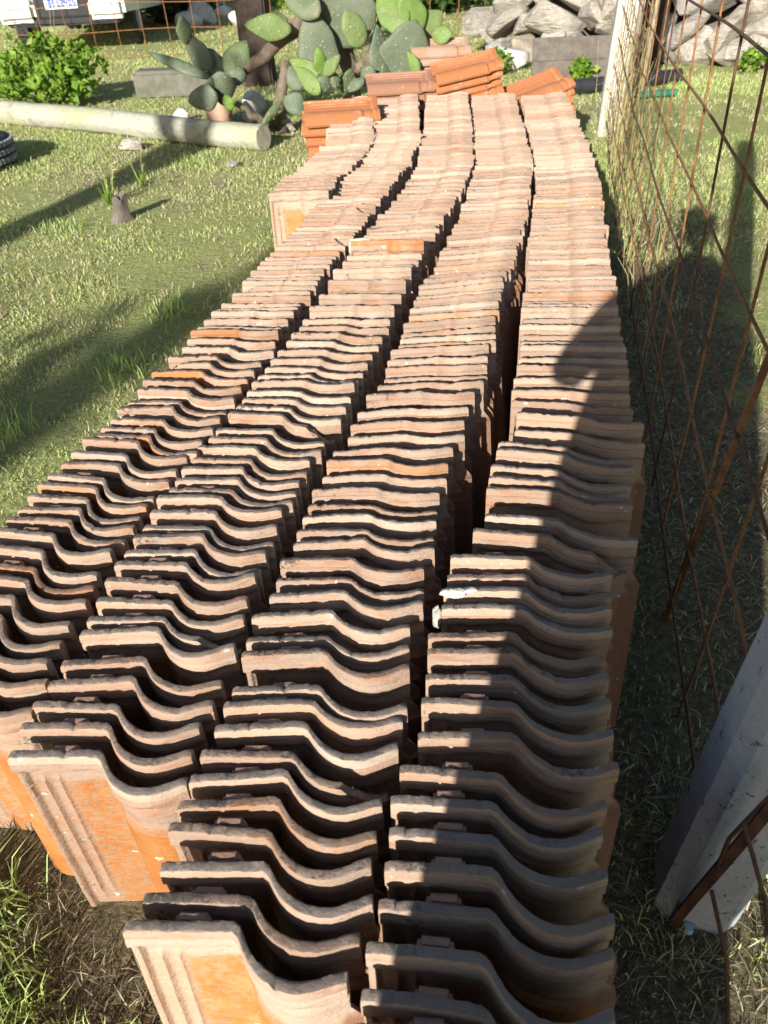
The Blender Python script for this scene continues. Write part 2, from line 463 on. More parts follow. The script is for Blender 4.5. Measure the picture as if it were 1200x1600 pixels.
M['platewhite'] = simple('plate_white', (0.66, 0.70, 0.74), (0.62, 0.66, 0.70), 8, 0.0, 0.45)
M['plateblue'] = simple('plate_blue', (0.02, 0.05, 0.30), (0.025, 0.055, 0.32), 8, 0.0, 0.45)
M['skin'] = simple('skin', (0.50, 0.30, 0.21), (0.46, 0.27, 0.19), 12, 0.05, 0.55)
M['cloth'] = simple('grey_cotton', (0.13, 0.14, 0.17), (0.11, 0.12, 0.15), 60, 0.2, 0.9)
M['denim'] = simple('blue_denim', (0.05, 0.07, 0.13), (0.04, 0.055, 0.11), 80, 0.2, 0.9)
M['hair'] = simple('dark_hair', (0.02, 0.015, 0.012), (0.03, 0.022, 0.016), 60, 0.4, 0.7)
M['shoe'] = simple('brown_shoe', (0.08, 0.05, 0.03), (0.06, 0.04, 0.025), 20, 0.2, 0.7)

# ------------------------------------------------------------------ measured rows of tiles (photo pixels of each tile's upper left corner)
NEAR = {
 'Y': [(540, 1690), (552, 1625), (562, 1567), (571, 1492), (590, 1419), (600, 1365), (607, 1304), (610, 1258), (624, 1212), (653, 1160), (658, 1098), (665, 1058), (668, 1025), (669, 998), (690, 950), (693, 925), (699, 898), (704, 872), (739, 835), (758, 806), (760, 764), (764, 746), (767, 727), (776, 703), (779, 689), (805, 666), (808, 646), (800, 622), (800, 606), (803, 588), (808, 571), (811, 555), (813, 540), (814, 529), (814, 519)],
 'X': [(192, 1457), (218, 1413), (247, 1360), (260, 1303), (275, 1263), (292, 1220), (310, 1183), (333, 1143), (348, 1110), (361, 1084), (377, 1030), (383, 1003), (393, 967), (420, 935), (430, 907), (437, 878), (458, 852), (463, 831), (472, 808), (480, 785), (487, 765), (503, 743), (510, 722), (520, 707), (543, 682), (547, 663), (558, 643), (572, 620), (590, 602), (600, 587), (602, 575), (605, 563), (610, 547), (623, 538), (625, 528), (627, 518), (630, 503)],
 'W': [(8, 1187), (27, 1143), (45, 1107), (73, 1073), (92, 1040), (122, 995), (133, 972), (148, 943), (163, 915), (177, 887), (193, 865), (207, 843), (222, 825), (232, 802), (243, 782), (262, 767), (272, 750), (282, 732), (298, 716), (307, 699), (325, 687), (335, 670), (355, 647), (368, 635), (377, 623), (385, 613), (392, 597), (402, 585), (413, 572), (422, 560), (433, 547), (447, 532), (455, 522), (467, 510), (472, 497), (483, 477), (498, 460), (512, 435)],
 'V': [(-173, 1052), (-150, 1018), (-133, 984), (-112, 958), (-92, 931), (-68, 905), (-52, 881), (-38, 858), (-16, 834), (8, 813), (25, 795), (40, 775), (55, 757), (72, 742), (93, 723), (110, 708), (127, 690), (145, 682), (155, 668), (170, 655), (183, 638), (197, 625), (213, 610), (222, 597), (236, 582), (250, 570), (261, 558), (283, 542), (291, 527), (297, 517), (307, 508), (318, 500), (330, 490), (337, 482), (345, 472)],
 'U': [(419, 301)],
}
FAR = {
 'Y': [(814, 519), (822, 440), (828, 366), (837, 290), (832, 226), (815, 146)],
 'X': [(630, 503), (656, 453), (688, 398), (720, 328), (742, 258), (742, 204), (737, 148)],
 'W': [(512, 435), (544, 395), (564, 378), (580, 350), (607, 322), (628, 295), (650, 262), (662, 204), (667, 148)],
 'V': [(345, 472), (400, 415), (425, 393), (450, 368), (472, 342), (500, 312), (532, 280), (552, 262), (579, 221), (592, 148)],
 'U': [(419, 301), (442, 276), (471, 262), (508, 221), (519, 154)],
}
LEAN = {   # (pixel row, degrees the tile leans back)
 'Y': [(1300, 2), (1000, 6), (900, 8), (835, 10), (764, 14), (690, 16), (620, 20), (519, 24), (140, 24)],
 'X': [(1200, 3), (1030, 8), (900, 15), (800, 19), (700, 21), (573, 23), (450, 24), (140, 24)],
 'W': [(1187, 0), (1000, 2), (780, 4), (645, 6), (590, 10), (547, 13), (500, 19), (435, 23), (140, 24)],
 'V': [(1080, 2), (742, 2), (640, 2), (560, 6), (530, 12), (500, 20), (472, 24), (140, 24)],
 'U': [(301, 14), (270, 22), (140, 24)],
}
def lean_of(k, row):
    q = sorted(LEAN[k])
    return float(np.interp(row, [a for a, _ in q], [b for _, b in q]))
def top_at(k, x, y):
    return G(x, y, TILE_H * math.cos(R(lean_of(k, y))))
YAW = {   # (pixel row, tile yaw in degrees)
 'Y': [(1500, -8), (1300, -6), (1100, -6), (950, -4), (872, -7), (790, -13), (700, -14), (610, -9), (519, -7), (366, -7), (250, -6), (140, -8)],
 'X': [(1460, -5), (1300, -3), (1100, 1), (900, -1), (750, -3), (662, 4), (573, -2), (450, 7), (398, 2), (328, -4), (200, -8), (140, -6)],
 'W': [(1187, -2), (1000, -2), (900, -5), (780, -6), (645, -9), (590, -6), (435, -4), (300, -6), (146, -8)],
 'V': [(1080, -9), (900, -10), (813, -10), (742, -11), (560, -6), (472, -6), (345, -8), (146, -8)],
 'U': [(301, -5), (146, -7)],
}
def row_positions(k):
    near = [top_at(k, x, y) for x, y in NEAR[k]]
    out = [(p, y) for p, (x, y) in zip(near, NEAR[k])]
    path = [top_at(k, x, y) for x, y in FAR[k]]
    rows = [y for x, y in FAR[k]]
    d, nxt = 0.0, 0.046
    for i in range(len(path) - 1):
        a, b = path[i], path[i + 1]
        L = (b - a).length
        while nxt <= d + L:
            t = (nxt - d) / L
            p = a.lerp(b, t)
            p = p + Vector((random.gauss(0, 0.0045), 0, 0))
            out.append((p, rows[i] + (rows[i + 1] - rows[i]) * t))
            nxt += random.uniform(0.040, 0.053)
        d += L
    return out
ROWS = {k: row_positions(k) for k in 'YXWVU'}

# ------------------------------------------------------------------ ground sheet
def nonuni(lim, near, n):
    t = np.linspace(-1, 1, n)
    return near * t + (lim - near) * np.sign(t) * np.abs(t) ** 5
gx = nonuni(150, 7, 181)
gy = nonuni(150, 9, 201) + 5
XX, YY = np.meshgrid(gx, gy)
def ground_z(x, y):
    return (vnoise(x, y, 1.1, 1) - 0.5) * 0.018 + (vnoise(x, y, 4.5, 2) - 0.5) * 0.012 - 0.006
ZZ = ground_z(XX, YY)
nx_, ny_ = len(gx), len(gy)
gv = np.stack([XX.ravel(), YY.ravel(), ZZ.ravel()], 1)
gf = [(j * nx_ + i, j * nx_ + i + 1, (j + 1) * nx_ + i + 1, (j + 1) * nx_ + i) for j in range(ny_ - 1) for i in range(nx_ - 1)]
ground = mobj('ground', gv.tolist(), gf, M['ground'], smooth=True)
ground['kind'] = 'structure'
ground['label'] = 'rough lawn with bare soil patches around the stacked tiles'

# ------------------------------------------------------------------ roof tiles
PROF = np.array([(0, 0), (0.122, 0), (0.130, -0.006), (0.138, -0.019), (0.146, -0.030), (0.155, -0.039), (0.165, -0.046), (0.178, -0.0525), (0.192, -0.056), (0.206, -0.0565), (0.220, -0.0535), (0.235, -0.048), (0.252, -0.0415)])
def prof(x):
    return np.interp(x, PROF[:, 0], PROF[:, 1])
TX = [0, .0015, .004, .007, .010, .0125, .015, .0175, .020, .0225, .025, .0275, .030, .0325, .035, .0375, .040, .0425, .045, .0475, .050, .0525, .055, .058, .062] + [.070 + .0065 * i for i in range(8)] + [.122, .126, .130, .134, .138, .142, .146, .150, .155, .160, .165, .171, .178, .185, .192, .199, .206, .213, .220, .227, .235, .242, .248, .2505, .252]
TZ = [0, .004, .03, .05, .10, .16, .22, .27, .312, .320, .3235, .327, .331, .345, .356, .366, .372, .376, .379, .382, .385, .388, .392, .398, .4015, .4035, .4055, .410, .4145, .4175, .4193, .420]
def sst(a, b, v):
    t = min(1, max(0, (v - a) / (b - a)))
    return t * t * (3 - 2 * t)
def relief(x, z, ph=0.0):
    r = 0.0
    zl = .3835 + .0022 * math.sin(x * 70 + ph) + .0012 * math.sin(x * 190 + 2 * ph)
    lip = sst(zl - .0065, zl + .0065, z)
    g = lambda c, w: math.exp(-((x - c) / w) ** 2)
    body = sst(.02, .05, z) * (1 - sst(.358, .374, z))
    r += .0080 * (1 - sst(.0085, .0145, x)) * (.55 + .45 * sst(0, .004, x))
    r += .0058 * g(.0315, .0042) * body + .0040 * g(.0515, .0032) * body - .0018 * g(.0205, .005) * body
    if x > .06:
        r += .0028 * math.exp(-((z - .361) / .006) ** 2)
    if x > .128:
        k = sst(.128, .15, x)
        r += .0080 * (1 - sst(.3195, .3275, z)) * k
        r += .0028 * math.exp(-((z - .366) / .008) ** 2) * k
    lipv = .0105 - .0026 * math.exp(-((z - .4035) / .0016) ** 2) - .0012 * sst(.405, .418, z)
    return max(r, lipv * lip)
def tile_mesh(seed, broken=0):
    r = random.Random(seed)
    v, f = [], []
    nx, nz = len(TX), len(TZ)
    ph = [r.uniform(0, 9) for _ in range(6)]
    bow = r.uniform(-.0035, .0035)
    chips = {}
    for _ in range(r.randint(0, 3)):
        k0 = r.randint(1, 37); dep = r.uniform(.0010, .0036)
        chips[k0] = dep
        if r.random() < .6:
            chips[k0 + 1] = dep * r.uniform(.3, .8)
    for side in (0, 1):
        for z in TZ:
            for x in TX:
                xx = x
                if x > .19:
                    xx = x + (x - .19) / .062 * .014 * (1 - sst(.325, .345, z))
                y = float(prof(x)) * (1 + .08 * math.sin(ph[0])) + .0016 * math.sin(x * 26 + ph[2])
                thick = .0125
                fy = y - relief(x, z, ph[5]) + .010
                by = y + .0145
                if z > .4197:
                    fy += .0028; by -= .0026
                elif z > .419:
                    fy += .0010; by -= .0010
                elif z > .417:
                    fy += .0003
                yy = fy if side == 0 else by
                zz = z
                wob = (math.sin(x * 55 + ph[1]) + .7 * math.sin(x * 131 + ph[2]) + .6 * math.sin(x * 290 + ph[3]))
                if z > .40:
                    zz = z + wob * .0007 * sst(.40, .415, z)
                    if z > .417:
                        zz += r.gauss(0, .00032) - chips.get(int(x / .0065), 0) * (z - .405) / .015
                        yy += r.gauss(0, .0003)
                    if x < .008:
                        zz -= .0045 * (1 - x / .008) ** 2 * sst(.40, .42, z)
                    if x > .244:
                        zz -= .0035 * ((x - .244) / .008) ** 2 * sst(.40, .42, z)
                yy += bow * math.sin(math.pi * x / .25) + .0006 * math.sin(z * 60 + x * 40 + ph[4])
                if broken == 2 and x < .06 and z > .3:
                    zz = min(zz, TILE_H - .030 * (1 - x / .06) + r.uniform(-.003, .003))
                if broken == 1 and x > .19:
                    cut = (x - .19) / .06
                    zz = min(zz, TILE_H - .045 * min(1, cut * 1.3) + r.uniform(-.004, .004)) if z > .3 else zz
                v.append((xx, yy, zz))
    def ix(s, j, i):
        return s * nx * nz + j * nx + i
    for j in range(nz - 1):
        for i in range(nx - 1):
            f.append((ix(0, j, i), ix(0, j, i + 1), ix(0, j + 1, i + 1), ix(0, j + 1, i)))
            f.append((ix(1, j, i), ix(1, j + 1, i), ix(1, j + 1, i + 1), ix(1, j, i + 1)))
    for j in range(nz - 1):
        f.append((ix(0, j, 0), ix(0, j + 1, 0), ix(1, j + 1, 0), ix(1, j, 0)))
        f.append((ix(0, j, nx - 1), ix(1, j, nx - 1), ix(1, j + 1, nx - 1), ix(0, j + 1, nx - 1)))
    for i in range(nx - 1):
        f.append((ix(0, 0, i), ix(1, 0, i), ix(1, 0, i + 1), ix(0, 0, i + 1)))
        f.append((ix(0, nz - 1, i), ix(0, nz - 1, i + 1), ix(1, nz - 1, i + 1), ix(1, nz - 1, i)))
    return v, f
TILE_ME = []
for s in range(12):
    v, f = tile_mesh(s)
    TILE_ME.append(mesh_data('roof_tile', v, f, M['tile'], True, 38))
v, f = tile_mesh(99, 1)
TILE_BROKEN = mesh_data('roof_tile', v, f, M['tile'], True, 38)
v, f = tile_mesh(98, 2)
TILE_BROKEN2 = mesh_data('roof_tile', v, f, M['tile'], True, 38)
_lm = MB().box((.073, .0195, .4015), (.046, .018, .030), None, .004, (.80, .8))
LUG_ME = mesh_data('lug', _lm.v, _lm.f, M['lug'], True, 40)

ROW_TXT = {'Y': 'the row beside the fence', 'X': 'the second row from the fence', 'W': 'the third row from the fence', 'V': 'the fourth row from the fence', 'U': 'the short fifth row'}
def ordn(n):
    return '%d%s' % (n, 'th' if 10 <= n % 100 <= 20 else {1: 'st', 2: 'nd', 3: 'rd'}.get(n % 10, 'th'))
WSP = min(range(len(ROWS['W'])), key=lambda q: abs(ROWS['W'][q][1] - 396))     # the pale-edged tile standing proud in the third row
PREFIX = {('Y', 15): 'mortar-smeared', ('Y', 18): 'chipped', ('X', 0): 'front-facing orange', ('W', 0): 'lichen-spotted orange', ('V', 0): 'front-facing orange', ('U', 0): 'front-facing orange', ('V', 29): 'orange-headed', ('W', WSP): 'white-edged orange'}
allt = []
for k in 'YXWVU':
    yp = sorted(YAW[k])
    for i, (p, row) in enumerate(ROWS[k]):
        yaw = float(np.interp(row, [a for a, _ in yp], [b for _, b in yp])) + random.gauss(0, 1.3)
        lean = lean_of(k, row) + random.gauss(0, 1.1)      # tips towards or away from the viewer
        side = random.gauss(0, 0.5)
        if (k, i) == ('W', WSP):
            lean -= 7
        dz = random.gauss(0, 0.003 if row > 560 else 0.0035)
        wide = float(np.interp(row, [140, 366, 520, 700, 880, 1000, 1300], [1, 1, 1.04, 1.08, 1.05, 1.03, 1.01])) if k == 'Y' else 1.0
        allt.append([p.y, k, i, p, yaw, lean, side, dz, wide])
order = sorted(allt, key=lambda a: a[0])
indiv = set((a[1], a[2]) for a in order[:272])
indiv.add(('U', 0))
indiv.add(('W', WSP))
mortar_tiles = {}
stuff_v, stuff_f = [], []
LOWX = [0, .010, .012, .05, .125, .140, .155, .178, .206, .235, .252]
def low_tile(seed):
    r = random.Random(seed)
    v, f = [], []
    rows = [(0, 0), (.33, 0), (.381, 0), (.389, .010), (.418, .010), (.42, .008)]
    nx = len(LOWX)
    for sd in (0, 1):
        for z, rel in rows:
            for x in LOWX:
                y = float(prof(x)) + .010
                y = y - max(rel, .010 if x < .011 else 0) if sd == 0 else y + .0025
                v.append((x, y, z + (r.uniform(-.0012, .0012) if z > .4 else 0)))
    n = len(rows)
    def ix(s, j, i):
        return s * nx * n + j * nx + i
    for j in range(n - 1):
        for i in range(nx - 1):
            f.append((ix(0, j, i), ix(0, j, i + 1), ix(0, j + 1, i + 1), ix(0, j + 1, i)))
            f.append((ix(1, j, i), ix(1, j + 1, i), ix(1, j + 1, i + 1), ix(1, j, i + 1)))
        f.append((ix(0, j, 0), ix(0, j + 1, 0), ix(1, j + 1, 0), ix(1, j, 0)))
        f.append((ix(0, j, nx - 1), ix(1, j, nx - 1), ix(1, j + 1, nx - 1), ix(0, j + 1, nx - 1)))
    for i in range(nx - 1):
        f.append((ix(0, n - 1, i), ix(0, n - 1, i + 1), ix(1, n - 1, i + 1), ix(1, n - 1, i)))
        f.append((ix(0, 0, i), ix(1, 0, i), ix(1, 0, i + 1), ix(0, 0, i + 1)))
    return v, f
TILES = {}
for _, k, i, p, yaw, lean, side, dz, wide in allt:
    mw = Matrix.Translation((p.x, p.y, dz)) @ Matrix.Rotation(R(yaw), 4, 'Z') @ Matrix.Rotation(R(-lean), 4, 'X') @ Matrix.Rotation(R(side), 4, 'Y') @ Matrix.Diagonal((wide, 1, 1, 1))
    off = mw @ Vector((0, 0, TILE_H)) - Vector((p.x, p.y, 0))
    mw = Matrix.Translation((-off.x, -off.y, 0)) @ mw
    if (k, i) == ('W', WSP):
        mw = Matrix.Translation((0, -.012, .014)) @ mw
    if (k, i) in indiv:
        me = TILE_BROKEN if (k, i) == ('Y', 18) else random.choice(TILE_ME)
        chipped = None
        if p.y > .55 and (k, i) not in PREFIX and random.random() < .035:
            me, chipped = random.choice(((TILE_BROKEN, 'broken-cornered'), (TILE_BROKEN2, 'corner-chipped')))
        o = bpy.data.objects.new('roof_tile', me)
        o.matrix_world = mw
        link(o)
        o['kind'] = 'thing'
        o['tint'] = 1.0 if (k, i) in (('V', 29), ('W', WSP), ('V', 17), ('V', 24)) else (0.7 if random.random() < 0.04 else random.random() * 0.2)
        pre = PREFIX.get((k, i)) or chipped
        tag(o, (pre + ' tile' if pre else 'clay tile on edge') + ', %s from the near end of %s' % (ordn(i + 1), ROW_TXT[k]), 'roof tile', 'clay roof tiles standing on edge in rows')
        if p.y < 1.35:
            lg = bpy.data.objects.new('lug', LUG_ME)
            link(lg, o)
        TILES[(k, i)] = o
    else:
        v, f = low_tile(i * 5 + ord(k))
        b = len(stuff_v)
        stuff_v += [tuple(mw @ Vector(q)) for q in v]
        stuff_f += [tuple(a + b for a in q) for q in f]
far_tiles = mobj('distant_roof_tiles', stuff_v, stuff_f, M['tile'], smooth=False)
far_tiles['kind'] = 'stuff'
far_tiles['label'] = 'tightly packed far ends of the clay tile rows'
far_tiles['category'] = 'roof tiles'

def mortar_lump(tile, c, size, seed):
    v, f = rock_geo(size, seed, 3)
    r = random.Random(seed)
    v = [q * r.uniform(.86, 1.1) + Vector(c) for q in v]
    mobj('mortar', v, f, M['mortar'], tile, True)
mortar_lump(TILES[('Y', 15)], (.016, .004, .416), (.022, .010, .010), 3)
mortar_lump(TILES[('Y', 15)], (.040, .006, .420), (.014, .009, .005), 4)
mortar_lump(TILES[('Y', 14)], (-.006, .010, .395), (.010, .011, .024), 5)
mortar_lump(TILES[('W', WSP)], (.040, .004, .421), (.045, .010, .007), 6)
mortar_lump(TILES[('W', WSP)], (.004, .004, .400), (.006, .008, .024), 7)
mortar_lump(TILES[('W', WSP)], (.120, -.001, .395), (.035, .003, .010), 8)

# ------------------------------------------------------------------ grass blades
def stack_bounds():
    L, Rr = [], []
    for k in 'YXWVU':
        for p, _ in ROWS[k]:
            L.append((p.y, p.x)); Rr.append((p.y, p.x + .27))
    ys = np.arange(-0.2, 5.6, .05)
    lo = np.array([min([x for y, x in L if abs(y - q) < .1], default=99) for q in ys])
    hi = np.array([max([x for y, x in Rr if abs(y - q) < .1], default=-99) for q in ys])
    return ys, lo, hi
SY, SLO, SHI = stack_bounds()
def in_stack(x, y, mg=0.0):
    lo = np.interp(y, SY, SLO); hi = np.interp(y, SY, SHI)
    return (x > lo - mg) & (x < hi + mg) & (y > SY[0]) & (y < SY[-1])
def blades(name, x, y, hgt, wid, lean, colr, mat, label, zoff=0.0):
    n = len(x)
    z = ground_z(x, y) + zoff - 0.004
    a = rng.uniform(0, 2 * np.pi, n)
    b = rng.uniform(0, 2 * np.pi, n)
    wx, wy = np.cos(a) * wid / 2, np.sin(a) * wid / 2
    lx, ly = np.cos(b) * lean * hgt, np.sin(b) * lean * hgt
    V = np.zeros((n, 5, 3), np.float32)
    V[:, 0] = np.stack([x - wx, y - wy, z], 1)
    V[:, 1] = np.stack([x + wx, y + wy, z], 1)
    zm = z + hgt * np.sqrt(np.clip(1 - lean ** 2 * .5, .1, 1)) * .6
    V[:, 2] = np.stack([x + lx * .4 + wx * .75, y + ly * .4 + wy * .75, zm], 1)
    V[:, 3] = np.stack([x + lx * .4 - wx * .75, y + ly * .4 - wy * .75, zm], 1)
    V[:, 4] = np.stack([x + lx, y + ly, z + hgt * np.clip(1 - lean * .55, .12, 1)], 1)
    base = (np.arange(n) * 5)[:, None]
    loops = np.concatenate([base + np.array([0, 1, 2, 3]), base + np.array([3, 2, 4])], 1).astype(np.int32).ravel()
    starts = np.stack([np.arange(n) * 7, np.arange(n) * 7 + 4], 1).astype(np.int32).ravel()
    me = bpy.data.meshes.new(name)
    me.vertices.add(n * 5); me.vertices.foreach_set('co', V.ravel())
    me.loops.add(n * 7); me.loops.foreach_set('vertex_index', loops)
    me.polygons.add(n * 2); me.polygons.foreach_set('loop_start', starts)
    me.materials.append(mat)
    at = me.attributes.new('blade', 'FLOAT_COLOR', 'POINT')
    c4 = np.ones((n, 5, 4), np.float32); c4[:, :, :3] = colr[:, None, :]
    at.data.foreach_set('color', c4.ravel())
    me.update(calc_edges=True)
    o = link(bpy.data.objects.new(name, me))
    o['kind'] = 'stuff'
    o['label'] = label
    return o
GREENS = np.array([(0.44, 0.50, 0.16), (0.52, 0.56, 0.20), (0.40, 0.48, 0.24), (0.57, 0.60, 0.26), (0.30, 0.38, 0.12)])
DRY = np.array([(0.55, 0.49, 0.30), (0.46, 0.39, 0.23), (0.34, 0.27, 0.15), (0.60, 0.55, 0.36)])
def pick(pal, n):
    return pal[rng.integers(0, len(pal), n)] * rng.uniform(.75, 1.2, (n, 1))
def lawn():
    xs, ys = [], []
    for y0, y1, dens in ((0.2, 1.2, 9000), (1.2, 2.4, 13000), (2.4, 3.8, 12500), (3.8, 5.5, 9000), (5.5, 8, 5000), (8, 12, 1900), (12, 18, 600)):
        hw = 0.62 * (y1 * 1.0 + 1.1) + .25
        n = int((y1 - y0) * 2 * hw * dens)
        xs.append(rng.uniform(-hw, hw, n)); ys.append(rng.uniform(y0, y1, n))
    x, y = np.concatenate(xs), np.concatenate(ys)
    keep = ~in_stack(x, y, .01)
    dn = .55 * vnoise(x, y, 1.3, 3) + .3 * vnoise(x, y, 5.5, 4) + .25 * vnoise(x, y, 17, 5)
    thin = np.where((y < 1.5) & (x < .3), .15, 0) + np.where((x > .35 + y * .2) & (x < 1.6 + y * .1) & (y < 3.4), .30, 0) + np.where((x > .5 + y * .2) & (y < 7), .10 * vnoise(x, y, 1.2, 21) + .02, 0)
    keep &= rng.uniform(0, 1, len(x)) < np.clip((dn - .28 - thin * 1.4) * 3.4, .02, 1)
    x, y, dn, thin = x[keep], y[keep], dn[keep], thin[keep]
    n = len(x)
    far = np.clip(y / 9, 0, 1.6)
    hgt = rng.gamma(5, .0026, n) * (1 + .9 * far) * (.75 + .7 * vnoise(x, y, 6, 8))
    wid = rng.uniform(.0016, .0036, n) * (1 + 1.7 * far)
    lean = rng.uniform(.05, .85, n)
    pd = np.clip(.34 + 2.2 * (.52 - dn) + thin * 2 + .9 * (vnoise(x, y, 1.6, 6) - .5) + .5 * (vnoise(x, y, 7, 16) - .5), .05, .92)
    isdry = rng.uniform(0, 1, n) < pd
    c = np.where(isdry[:, None], pick(DRY, n), pick(GREENS, n))
    blades('lawn_grass', x, y, hgt, wid, lean, c.astype(np.float32), M['blade'], 'short patchy green grass of the lawn')
    return n
print('lawn blades', lawn())
def straw():
    n1, n2 = 50000, 42000
    x = np.concatenate([rng.uniform(-1.1, .1, n1), rng.uniform(.25, 1.9, n2 * 2)])
    y = np.concatenate([rng.uniform(.25, 1.5, n1), rng.uniform(.1, 4.2, n2 * 2)])
    ok = ~in_stack(x, y, .0)
    ok &= (x < .2) | ((x > .2 + y * .2) & (x < .75 + y * .36))
    ok &= rng.uniform(0, 1, len(x)) < np.clip(1.5 - 1.6 * vnoise(x, y, 3, 9), .1, 1)
    x, y = x[ok], y[ok]
    n = len(x)
    c = np.where((rng.uniform(0, 1, n) < np.where(x > .2, .3, .6))[:, None], pick(np.array([(0.17, 0.125, 0.08), (0.12, 0.09, 0.06), (0.24, 0.185, 0.125)]), n), pick(DRY, n))
    blades('dead_thatch', x, y, rng.uniform(.012, .055, n), rng.uniform(.0010, .0026, n), rng.uniform(.8, 1.75, n), c.astype(np.float32), M['blade'], 'dead brown thatch and straw lying on the soil beside the tiles')
straw()
def tufts():
    X, Y, Hh, W_, L_, C = [], [], [], [], [], []
    spots = [(-.72, .62, .10, 260), (-.66, .50, .08, 200), (-.60, .42, .09, 200), (-.78, .52, .10, 240), (-.52, .36, .07, 160), (-.70, .36, .10, 200),
             (-.44, .40, .05, 60), (.62, .66, .06, 60), (.60, .50, .05, 50), (.47, .70, .05, 40), (.40, .55, .05, 30), (-1.25, 2.2, .08, 180), (-.95, 2.6, .08, 160), (-.85, 3.1, .07, 150),
             (1.4, 2.4, .06, 80)]
    for _ in range(26):
        yy = random.uniform(1.2, 8)
        xx = random.uniform(-.55 * (yy + 1), .6 * (yy + 1))
        if not bool(in_stack(np.array([xx]), np.array([yy]), .06)[0]):
            spots.append((xx, yy, random.uniform(.05, .09), random.randint(50, 130)))
    for sx, sy, hh, n in spots:
        X.append(rng.normal(sx, .035 + .01 * sy, n)); Y.append(rng.normal(sy, .035 + .01 * sy, n))
        Hh.append(rng.uniform(.45, 1.15, n) * hh); W_.append(rng.uniform(.002, .0042, n) * (1 + sy * .12)); L_.append(rng.uniform(.1, 1.0, n))
        C.append(pick(GREENS * np.array([.95, 1.08, .9]), n))
    x, y = np.concatenate(X), np.concatenate(Y)
    ok = ~in_stack(x, y, .0)
    blades('grass_tufts', x[ok], y[ok], np.concatenate(Hh)[ok], np.concatenate(W_)[ok], np.concatenate(L_)[ok], np.concatenate(C)[ok].astype(np.float32), M['blade'], 'longer green tufts growing out of the lawn')
tufts()

# ------------------------------------------------------------------ flat-lying stacks at the far end
_r90 = Matrix.Rotation(R(90), 4, 'Y')
def lying_stack(pix, Y, n, yaw, tilt, txt, shades, step=.030, jit=.012, face=26):
    """tiles lying flat, long axis across the view, roll upwards towards the viewer; pix is the top tile's left end"""
    base = atY(pix[0], pix[1], Y)
    z_top = base.z - .09
    step = (z_top - .012) / (n - 1)
    print(txt, 'step', step)
    for i in range(n):
        z = z_top - i * step
        me = LYING[(i + n) % len(LYING)]
        o = bpy.data.objects.new('lying_roof_tile', me)
        o.matrix_world = Matrix.Translation((base.x + random.gauss(0, jit), Y + random.gauss(0, jit * .6), z)) @ Matrix.Rotation(R(yaw + random.gauss(0, 1.2)), 4, 'Z') @ Matrix.Rotation(R(-tilt), 4, 'Y') @ Matrix.Rotation(R(face), 4, 'X')
        link(o)
        o['kind'] = 'thing'
        o['tint'] = shades
        lab = 'top clay tile' if i == 0 else ('bottom clay tile' if i == n - 1 else 'clay tile, %s from the top' % ordn(i + 1))
        tag(o, lab + ' of the ' + txt, 'roof tile', 'clay tiles lying flat at the far end')
LYING = []
for s in range(3):
    v, f = tile_mesh(40 + s)
    # lay down: long axis (z) -> +x, roll side (x large) towards the viewer (-y), outer face (-y) up (+z)
    v = [(q[2], .126 - q[0], -q[1]) for q in v]
    LYING.append(mesh_data('lying_roof_tile', v, f, M['glazed'], True, 38))
lying_stack((578, 108), 5.45, 10, 1, 0, 'brown stack behind the fourth row', 0.2, .042)
lying_stack((676, 92), 5.45, 11, 3, 9, 'tilted orange stack behind the third row', 0.8, .042)
lying_stack((645, 55), 6.3, 12, 1, 0, 'pale stack rearmost at the far end', 0.0, .042)
lying_stack((792, 132), 5.4, 8, 16, 12, 'slanting orange stack nearest the fence', 0.8, .042)
lying_stack((471, 152), 4.8, 9, 3, 0, 'orange stack left of the short row', 0.8, .043)

# ------------------------------------------------------------------ right-hand fence
P0, P1 = Vector((.475, .60, 0)), Vector((1.71, 5.91, 0))
FU = (P1 - P0).normalized()
fence = empty('wire_mesh_fence', P0)
tag(fence, 'rusty square wire mesh fence running along the right of the tiles', 'fence')
def fpt(s, z, bulge=0.0):
    n = Vector((FU.y, -FU.x, 0))
    return FU * s + n * bulge + Vector((0, 0, z))
def fb(s, z):
    return .012 * math.sin(s * 1.1 + z * 2) + .003 * math.sin(s * 5.3 + 1)
zs = [.10, .265, .43, .59, .76, .92, 1.09, 1.26, 1.43]
k = 0
s = .05
while s < 5.4:
    lean = .05 * math.sin(s * 1.3) - .055
    pts = [fpt(s + lean * (z - .76) + random.gauss(0, .004), z, fb(s, z)) for z in (0.02, .2, .4, .6, .8, 1.0, 1.2, 1.45)]
    MB().tube(pts, .0030 if s < 1.4 else .0027, 5).build('wire', M['rust'] if k % 4 else M['darkrust'], fence, True)
    s += .27 * random.uniform(.96, 1.04)
    k += 1
for j, z in enumerate(zs):
    pts = [fpt(s * .2, z + .0035 * math.sin(s * .7 + j * 1.7) - .012 * math.sin(math.pi * s / 27), fb(s * .2, z) - .004) for s in range(0, 28)]
    MB().tube(pts, .0032, 5).build('wire', M['rust'] if j % 3 else M['darkrust'], fence, True)
# rusty flat iron propping the mesh
pr = empty('rusty_iron_bar', P0 + FU * .53)
tag(pr, 'thick rusty flat iron bar standing against the mesh fence', 'iron bar')
bt = fpt(.245, 1.50, .012) - FU * .53; bb = fpt(.637, 0, .012) - FU * .53
MB().tube([bb, bb.lerp(bt, .5), bt], .0115, 4, flat=.45).build('bar', M['rust'], pr)
MB().tube([bb.lerp(bt, .30) + Vector((-.016, 0, 0)), bb.lerp(bt, .30) + Vector((.016, .0, .006))], .004, 5).build('tie_wire', M['darkrust'], pr, True)

